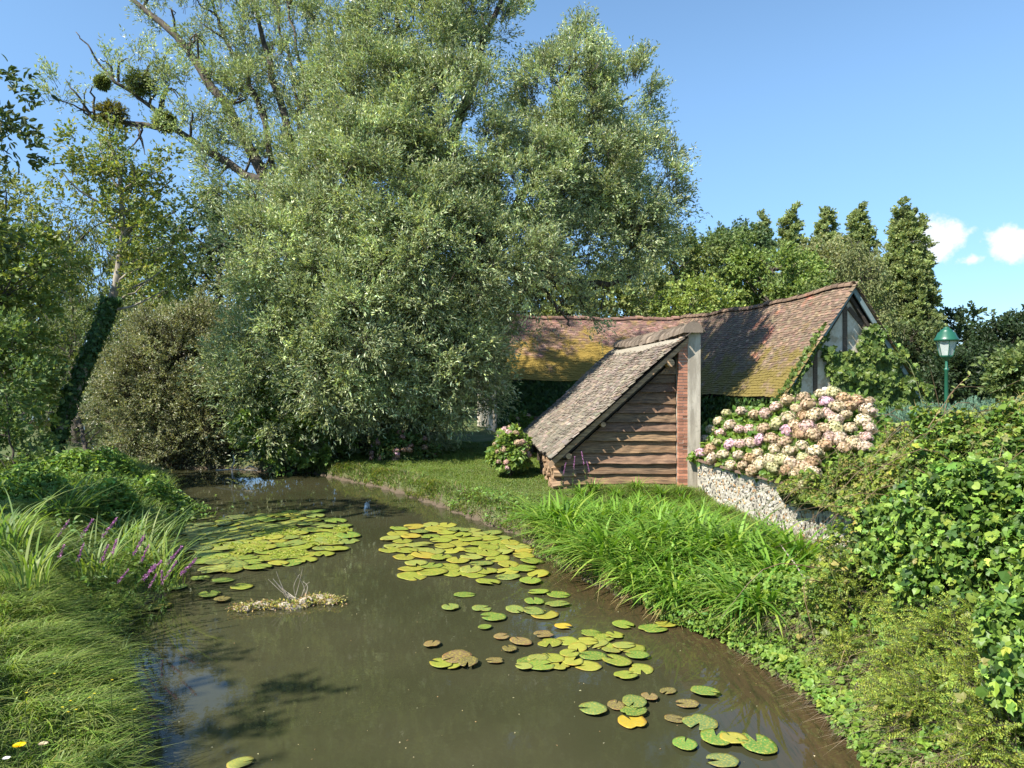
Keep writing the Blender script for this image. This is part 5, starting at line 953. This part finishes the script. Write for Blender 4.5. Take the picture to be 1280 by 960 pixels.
V, fs = lathe([(.02, 3.49), (.03, 3.55), (.05, 3.66), (.045, 3.74), (.01, 3.8)], 12, (LX, LY, 0)); part('lamp_bulb', V, fs, flat('frosted_bulb', (.7, .7, .68), .3, 4, .05, 0), lamp, None, True)
# ------------------------------------------------------------------ lily pads
m_pad, nt, b, out = M('lily_pad'); oi = nd(nt, 'ShaderNodeObjectInfo'); t = nd(nt, 'ShaderNodeTexCoord'); ad = nd(nt, 'ShaderNodeVectorMath', operation='ADD'); nt.links.new(t.outputs['Object'], ad.inputs[0]); cx_ = nd(nt, 'ShaderNodeCombineXYZ'); mm = nd(nt, 'ShaderNodeMath', operation='MULTIPLY'); mm.inputs[1].default_value = 37; nt.links.new(oi.outputs['Random'], mm.inputs[0]); nt.links.new(mm.outputs[0], cx_.inputs[0]); nt.links.new(mm.outputs[0], cx_.inputs[1]); nt.links.new(cx_.outputs[0], ad.inputs[1])
n1 = noise(nt, 7, 5, .65, ad.outputs[0]); n2 = noise(nt, 32, 4, .6, ad.outputs[0])
oc = mixc(nt, 1.0, oi.outputs['Color'], attr(nt), 'MULTIPLY'); c = mixc(nt, ramp(nt, n1, .46, .66), oc, (.34, .29, .05)); c = mixc(nt, ramp(nt, n2, .64, .72), c, (.11, .075, .035)); c = mixc(nt, ramp(nt, noise(nt, 16, 3, .5, ad.outputs[0]), .66, .74), c, (.30, .30, .20))
nt.links.new(c, b.inputs['Base Color']); b.inputs['Roughness'].default_value = .38; bump(nt, b, n2, .2, .004)
PM = []
for q in range(7):
    k = 26; th = np.linspace(.10 + .03 * q, 2 * math.pi - .10 - .03 * q, k); rr = (1 + .05 * np.sin(th * 2 + q) + .02 * np.sin(th * 7 + q * 2)) * (1 - (.32 if q in (2, 5) else .12 if q == 3 else 0) * np.exp(-((th - 2.2 - q * .4) / .28) ** 2)); el_ = .86 + .03 * (q % 3)
    V = [[0.12, 0, 0]]; C_ = [[1, 1, 1]]; wv_ = [.0, .012, .03]
    for ri, fr in enumerate((.4, .78, 1.0)):
        for j_ in range(k):
            up_ = (.020 * math.sin(th[j_] * 3 + q * 1.7) + .012 * math.sin(th[j_] * 5 + q)) * fr ** 2; V.append([fr * rr[j_] * math.cos(th[j_]) * (1 if fr > .9 else 1), fr * rr[j_] * math.sin(th[j_]) * el_, up_ + .01 * fr * (1 if q % 2 else 2)]); g = 1 + .06 * math.sin(th[j_] * 9); w2 = (fr > .9) * max(0, math.sin(th[j_] * 2.3 + q * 2)) * .8; C_.append([g * (1.05 + .5 * w2), g * (1 - .25 * w2), g * (.95 - .3 * w2)])
    V = np.array(V); j_ = np.arange(k - 1); fs = [np.stack([0 * j_, 1 + j_, 2 + j_], 1)]; q4 = [np.stack([1 + r_ * k + j_, 1 + (r_ + 1) * k + j_, 2 + (r_ + 1) * k + j_, 2 + r_ * k + j_], 1) for r_ in range(2)]
    nV = len(V); Vb = V - [0, 0, .012]; fsb = [f[:, ::-1] + nV for f in fs + q4]; rim = np.concatenate([[0], np.arange(1 + 2 * k, 1 + 3 * k)]); r2 = np.roll(rim, -1); side = np.stack([rim, rim + nV, r2 + nV, r2], 1)
    me = mesh('lily_pad', np.concatenate([V, Vb]), [np.concatenate([fs[0], fsb[0]])] + [np.concatenate(q4 + fsb[1:] + [side])], np.concatenate([C_, C_]), True); me.materials.append(m_pad); PM.append(me)
GR = [(.085, .17, .03), (.10, .20, .035), (.13, .22, .035), (.12, .19, .05)]; YG = [(.19, .24, .035), (.24, .26, .04), (.16, .22, .03), (.20, .25, .06)]; YE = [(.42, .31, .03), (.30, .26, .04)]; BR = [(.13, .10, .05), (.16, .11, .06), (.10, .085, .04)]
npad = [0]
def pad(px_, py_, wpx, colr, label, group=None, z=None):
    z = .010 + .026 * rng.random() if z is None else z; p_ = on(px_, py_, z); o = bpy.data.objects.new('lily_pad', PM[rng.integers(7)]); COL.objects.link(o); o.location = tuple(p_); r_ = wpx / 2 / F_PX * p_[1]; o.scale = (r_, r_, r_ * .8); o.rotation_euler = (rng.normal(0, .03), rng.normal(0, .03), rng.uniform(0, 6.28)); o.color = tuple(np.array(colr) * rng.uniform(.85, 1.15)) + (1,); tag(o, label, 'lily pad', group); npad[0] += 1
def pc(l): return l[rng.integers(len(l))]
for x_, y_, w_, lb in ((581, 743, 27, 'small lily pad floating alone, farthest of the loose pads in mid-stream'), (563, 758, 26, 'heart-shaped lily pad alone left of the other mid-stream pads'), (602, 760, 26, 'lily pad overlapping the back edge of a wider pad in mid-stream'), (617, 770, 34, 'wide lily pad just below the heart-shaped one'), (606, 783, 19, 'small lily pad with a bitten edge beneath the wide one'),
                       (673, 739, 27, 'flat lily pad, top left of the group of pads by the bank'), (698, 743, 30, 'flat lily pad, top right of the group by the bank'), (668, 751, 29, 'lily pad under the top left pad of the group by the bank'), (697, 754, 31, 'flat lily pad under the top right pad of the group by the bank'), (644, 761, 26, 'leftmost lily pad of the group by the bank')):
    pad(x_, y_, w_, pc(GR), lb)
pad(667, 763, 30, pc(GR), 'green lily pad tucked beneath the yellow-tipped pad'); pad(681, 768, 38, (.24, .24, .04), 'long lily pad with a yellow tip in the group by the bank'); pad(704, 782, 22, YE[0], 'torn orange-yellow lily pad between the two pad groups')
for x_, y_, w_, lb in ((627, 795, 22, 'sunken brown lily pad below the small bitten pad'), (651, 801, 30, 'brown lily pad tilted on edge right of the sunken one'), (637, 810, 22, 'small brown lily pad in front of the tilted one'), (680, 792, 26, 'brown lily pad just above the crowded pads'), (540, 804, 24, 'greyish half-sunken lily pad left of the crumpled brown ones'), (619, 825, 22, 'crumpled yellow-brown lily pad on its own'),
                       (835, 863, 22, 'yellowing brown lily pad near the right edge of the stream'), (859, 879, 30, 'dull brown lily pad between two green ones on the right'), (843, 898, 26, 'dark brown sunken lily pad left of the shiny green ones'), (812, 870, 24, 'small brown sunken lily pad in front of the crowded group')):
    pad(x_, y_, w_, pc(BR), lb)
for x_, y_, w_ in ((552, 828, 34), (571, 820, 40), (585, 826, 30), (566, 831, 24)): pad(x_, y_, w_, pc(BR + YG[:1]), 'crumpled brown and yellow lily pad in the lone heap in mid-stream', 'heap of crumpled pads', .02 + .03 * rng.random())
LBc = 'green lily pad in the crowded group before the daylilies'
for x_, y_, w_ in ((739, 791, 28), (769, 793, 25), (734, 801, 28), (755, 797, 26), (687, 803, 32), (709, 801, 32), (722, 809, 28), (745, 804, 34), (757, 807, 26), (790, 810, 38), (797, 818, 30), (741, 819, 34), (771, 825, 38), (782, 843, 30), (801, 836, 32), (735, 832, 34), (660, 826, 30), (676, 831, 36), (690, 822, 34), (700, 832, 26), (655, 832, 24), (712, 816, 28), (764, 812, 26), (780, 806, 30), (672, 822, 28), (716, 826, 30)):
    if (x_, y_) in ((790, 810),): pass
    pad(x_, y_, w_, pc(GR + YG), LBc, 'crowded pads before the daylilies')
pad(779, 780, 30, pc(GR), 'lily pad right behind the crowded group'); pad(816, 785, 36, pc(GR), 'large green lily pad touching the daylily bank'); pad(832, 780, 28, pc(YG), 'yellow-green lily pad half under the daylily leaves')
pad(741, 885, 37, pc(GR), 'glossy green lily pad, left of the group below the crowded one'); pad(770, 881, 26, pc(BR), 'browned lily pad beside the glossy green one'); pad(793, 876, 36, pc(GR), 'pale green lily pad at the back of the lower group'); pad(792, 888, 34, pc(GR), 'green lily pad touching the orange one'); pad(790, 901, 40, YE[0], 'bright orange-yellow lily pad at the front of the lower group')
pad(881, 863, 35, (.10, .2, .04), 'clean green lily pad, highest of the right-hand pads'); pad(875, 902, 46, (.12, .19, .06), 'pale blotched lily pad on the right'); pad(856, 929, 36, (.10, .22, .04), 'smooth bright green lily pad, lower left of the right-hand group'); pad(895, 921, 44, (.09, .19, .03), 'green lily pad in the middle of the right-hand group'); pad(917, 922, 34, (.26, .25, .04), 'yellowed lily pad between two green ones on the right'); pad(947, 929, 52, (.09, .2, .03), 'largest green lily pad, rightmost near the bottom'); pad(903, 950, 42, (.14, .2, .07), 'pale green lily pad at the bottom edge')
pad(300, 953, 32, (.2, .24, .06), 'mottled lily pad cut by the bottom picture edge')
def cluster(poly, n_, wlo, whi, cols, label, group, gap=.62):
    poly = np.array(poly, float); got = []; tries = 0
    while len(got) < n_ and tries < 20000:
        tries += 1; x_ = rng.uniform(poly[:, 0].min(), poly[:, 0].max()); y_ = rng.uniform(poly[:, 1].min(), poly[:, 1].max()); ins = False
        for (ax_, ay_), (bx2, by2) in zip(poly, np.roll(poly, -1, 0)):
            if (ay_ > y_) != (by2 > y_) and x_ < ax_ + (y_ - ay_) * (bx2 - ax_) / (by2 - ay_): ins = not ins
        w_ = rng.uniform(wlo, whi) * (y_ - HOR) / 200
        if not ins or any(((x_ - a) / 1.0) ** 2 + ((y_ - b_) * 3.0) ** 2 < (gap * w_) ** 2 for a, b_, _ in got): continue
        got.append((x_, y_, w_)); pad(x_, y_, w_, pc(cols), label, group)
cluster([(490, 660), (520, 655), (570, 656), (620, 666), (662, 690), (676, 716), (665, 726), (600, 728), (560, 712), (520, 724), (505, 716), (515, 700), (483, 688)], 78, 26, 36, YG + YG + GR[2:] + YE[1:], 'yellow-green lily pad in the broad patch against the grassy bank', 'pads against the grassy bank', .62)
cluster([(250, 655), (345, 640), (395, 638), (434, 655), (443, 680), (400, 695), (330, 712), (262, 712), (240, 700), (262, 680)], 96, 24, 36, YG + GR + GR[2:], 'yellow-green lily pad in the left patch beyond the iris', 'pads of the left patch', .60)
cluster([(205, 665), (225, 645), (300, 645), (330, 660), (250, 690), (215, 690)], 30, 28, 38, [(.05, .10, .045), (.06, .12, .05)], 'lily pad coloured dark for shade in the corner of the left patch', 'shade-coloured pads of the left patch', .5)  # dark bluish greens: shade is put into the colour of these pads
for x_, y_, w_, cq, lb in ((262, 742, 29, GR, 'round green lily pad floating free in front of the left patch'), (278, 748, 24, BR, 'brown speckled lily pad next to the free green one on the left'), (278, 725, 28, GR, 'green lily pad just off the front of the left patch'), (302, 733, 28, YG, 'yellowish lily pad right of the free green one on the left'), (250, 722, 24, GR, 'lily pad partly under the iris leaves'), (222, 733, 26, GR, 'lily pad closest to the iris clump'), (196, 757, 34, [(.12, .12, .03)], 'olive algae-covered lily pad against the left bank')):
    pad(x_, y_, w_, pc(cq), lb)
print('pads', npad[0])
# algae scum among the left pads, drifting flecks
n_ = 5200; P = []; 
n_ = 2600
while len(P) < n_:
    x_, y_ = rng.uniform(255, 440), rng.uniform(650, 700)
    if math.sin(x_ / 11 + y_ / 5) + math.sin(x_ / 23 - y_ / 4 + 2) < .1: continue
    if ((x_ - 350) / 92) ** 2 + ((y_ - 678 + (x_ - 350) * .12) / 20) ** 2 < 1: P.append(on(x_, y_, .022 + .01 * rng.random()))
P = np.array(P); V, fs, c = scatter(T_RHOMB, P, rvec(n_) * [1, 1, .05], rvec(n_) * .15 + [0, 0, 1], rng.uniform(.03, .09, n_), rng.uniform(.03, .07, n_), cvar(n_, [(.24, .29, .04), (.20, .25, .035), (.30, .30, .08)], .06, .12)); tag(part('algae_scum', V, fs, m_leaf, None, c), 'bright yellow-green algae scum over the left lily patch', 'algae', None, 'stuff')
n_ = 420; x_ = rng.uniform(-5.5, 2.4, n_); y_ = 5 + 14 * rng.random(n_) ** 1.5; d, _ = sdist(x_, y_); k = d < -.15; P = np.stack([x_[k], y_[k], 0 * x_[k] + .004], 1); n_ = len(P); V, fs, c = scatter(T_RHOMB, P, rvec(n_) * [1, 1, 0], rvec(n_) * .1 + [0, 0, 1], rng.uniform(.006, .024, n_), rng.uniform(.005, .014, n_), cvar(n_, [(.5, .45, .3), (.35, .33, .2), (.3, .2, .1)])); tag(part('floating_flecks', V, fs, m_leaf, None, c), 'pale petals and leaf flecks drifting on the water', 'debris', None, 'stuff')
# mossy drift log with dead twigs
dl = thing('drift_log', 'low moss-covered drift log with bare twigs in front of the left lily patch', 'log', on(360, 754)); Q = path([on(298, 764, .0), on(330, 759, .015), on(375, 757, .02), on(395, 750, .03), on(418, 755, 0)], 26, .02); V, f = tube(Q, .035 + .03 * np.abs(np.sin(np.linspace(0, 9, 26))), 7); MB().add(V, f).out('wood', m_dead, dl)
n_ = 1900; i = rng.integers(0, 26, n_); P = Q[i] + rng.normal(size=(n_, 3)) * [.07, .05, .0]; P[:, 2] = .02 + rng.uniform(0, .085, n_) * np.exp(-np.abs(P[:, 1] - Q[i, 1]) * 9); V, fs, c = scatter(T_RHOMB, P, rvec(n_), rvec(n_) * .6 + [0, 0, 1], rng.uniform(.02, .05, n_), rng.uniform(.015, .03, n_), cvar(n_, [(.26, .25, .06), (.34, .28, .13), (.18, .20, .04), (.3, .2, .12)])); part('moss', V, fs, m_leaf, dl, c)
mb = MB()
for q in range(12): a_ = on(372 + rng.normal() * 8, 750, .03); e_ = at(350 + rng.uniform(-28, 38), 712 + rng.uniform(0, 24), a_[1]); R = path([a_, (a_ + e_) / 2 + rng.normal(size=3) * .04, e_], 7); V, f = tube(R, np.linspace(.006, .0025, 7), 4); mb.add(V, f)
mb.out('twigs', m_dead, dl)
sg_ = thing('dead_branch', 'small forked dead branch sticking out of the far water under the willow', 'stick', on(291, 590)); mb = MB(); 
for q in ((pp((291, 598, 20), (290, 585, 20), (293, 577, 20), (292, 571, 20))), (pp((270, 588, 20.2), (291, 587, 20), (322, 588, 19.8))), (pp((305, 588, 20), (312, 583, 20), (322, 586, 20)))): V, f = tube(path(q, 8), np.linspace(.028, .016, 8), 6); mb.add(V, f)
mb.out('branch', m_dead, sg_)
# flowers in the near left grass
def daisy(name, label, p, colr, r_, n_=18, stem=.3, group=None):
    t = thing(name, label, 'flower', p - [0, 0, stem], group); V, f = tube([p - [0, 0, stem], p - [.01, 0, .02], p], [.003, .0025, .002], 5); MB().add(V, f, (.10, .14, .04)).out('stem', m_grass, t)
    a_ = np.linspace(0, 2 * math.pi, n_, endpoint=False); d_ = np.stack([np.cos(a_), np.sin(a_), .25 + 0 * a_], 1); V, fs, c = scatter(T_RHOMB, np.repeat(p[None], n_, 0), d_, np.array([[-.1, -.3, 1.]]) + 0 * d_, r_, r_ * .35, cvar(n_, colr, .02, .08)); part('flower', V, fs, m_petal, t, c)
daisy('yellow_flower', 'bright yellow dandelion-like flower at the lower left edge', at(24, 932, 3.6), (.75, .50, .01), .032, 26)
daisy('white_flower', 'small white daisy at the bottom left corner', at(8, 948, 3.6), (.7, .7, .66), .02); daisy('seed_head', 'pale dry seed head beside the yellow flower', at(54, 930, 3.6), (.45, .38, .25), .025)
for x_, y_ in ((68, 842), (33, 866), (88, 876), (78, 884), (95, 887), (118, 867), (168, 887), (112, 872), (85, 890), (140, 850)): daisy('buttercup', 'tiny yellow buttercup in the shaded near left grass', at(x_, y_, 5.1 - (y_ - 840) * .012), (.6, .5, .03), .011, 7, .22, 'buttercups in the near left grass')

# low undergrowth behind the iris on the left bank
for px_, py_, r_, lb in ((150, 598, .9, 'fresh green nettle patch nearest the far water on the left bank'), (95, 612, .8, 'leafy dock patch at the foot of the leaning tree'), (200, 606, .7, 'low willowherb patch overhanging the channel left of the sallow'), (35, 640, .7, 'broad-leaved weeds rising behind the leftmost iris'), (140, 640, .5, 'dense meadowsweet behind the loosestrife')):
    p_ = on(px_, py_ + 8, .55); P = p_ + rng.normal(size=(2600, 3)) * [r_ * .5, r_ * .6, 0]; P[:, 2] = ground_z(P[:, 0], P[:, 1]).clip(.02) + rng.uniform(0, .65, 2600) * np.exp(-((P[:, 0] - p_[0]) ** 2 + (P[:, 1] - p_[1]) ** 2) / (r_ * r_))
    V, fs, c = scatter(T_OVAL, P, rvec(2600) * [1, 1, .5], rvec(2600) * .6 + [-.2, -.3, .8], rng.uniform(.06, .13, 2600), rng.uniform(.035, .07, 2600), cvar(2600, [(.10, .18, .035), (.14, .21, .04)], .1, .25)); t = thing('undergrowth', lb, 'plant', (p_[0], p_[1], .4)); part('leaves', V, fs, m_leaf, t, c)
    mb = MB()
    for q in range(40): i_ = rng.integers(2600); V, f = tube([[P[i_, 0], P[i_, 1], .25], P[i_]], [.005, .003], 4); mb.add(V, f, (.12, .15, .05))
    mb.out('stems', m_grass, t)
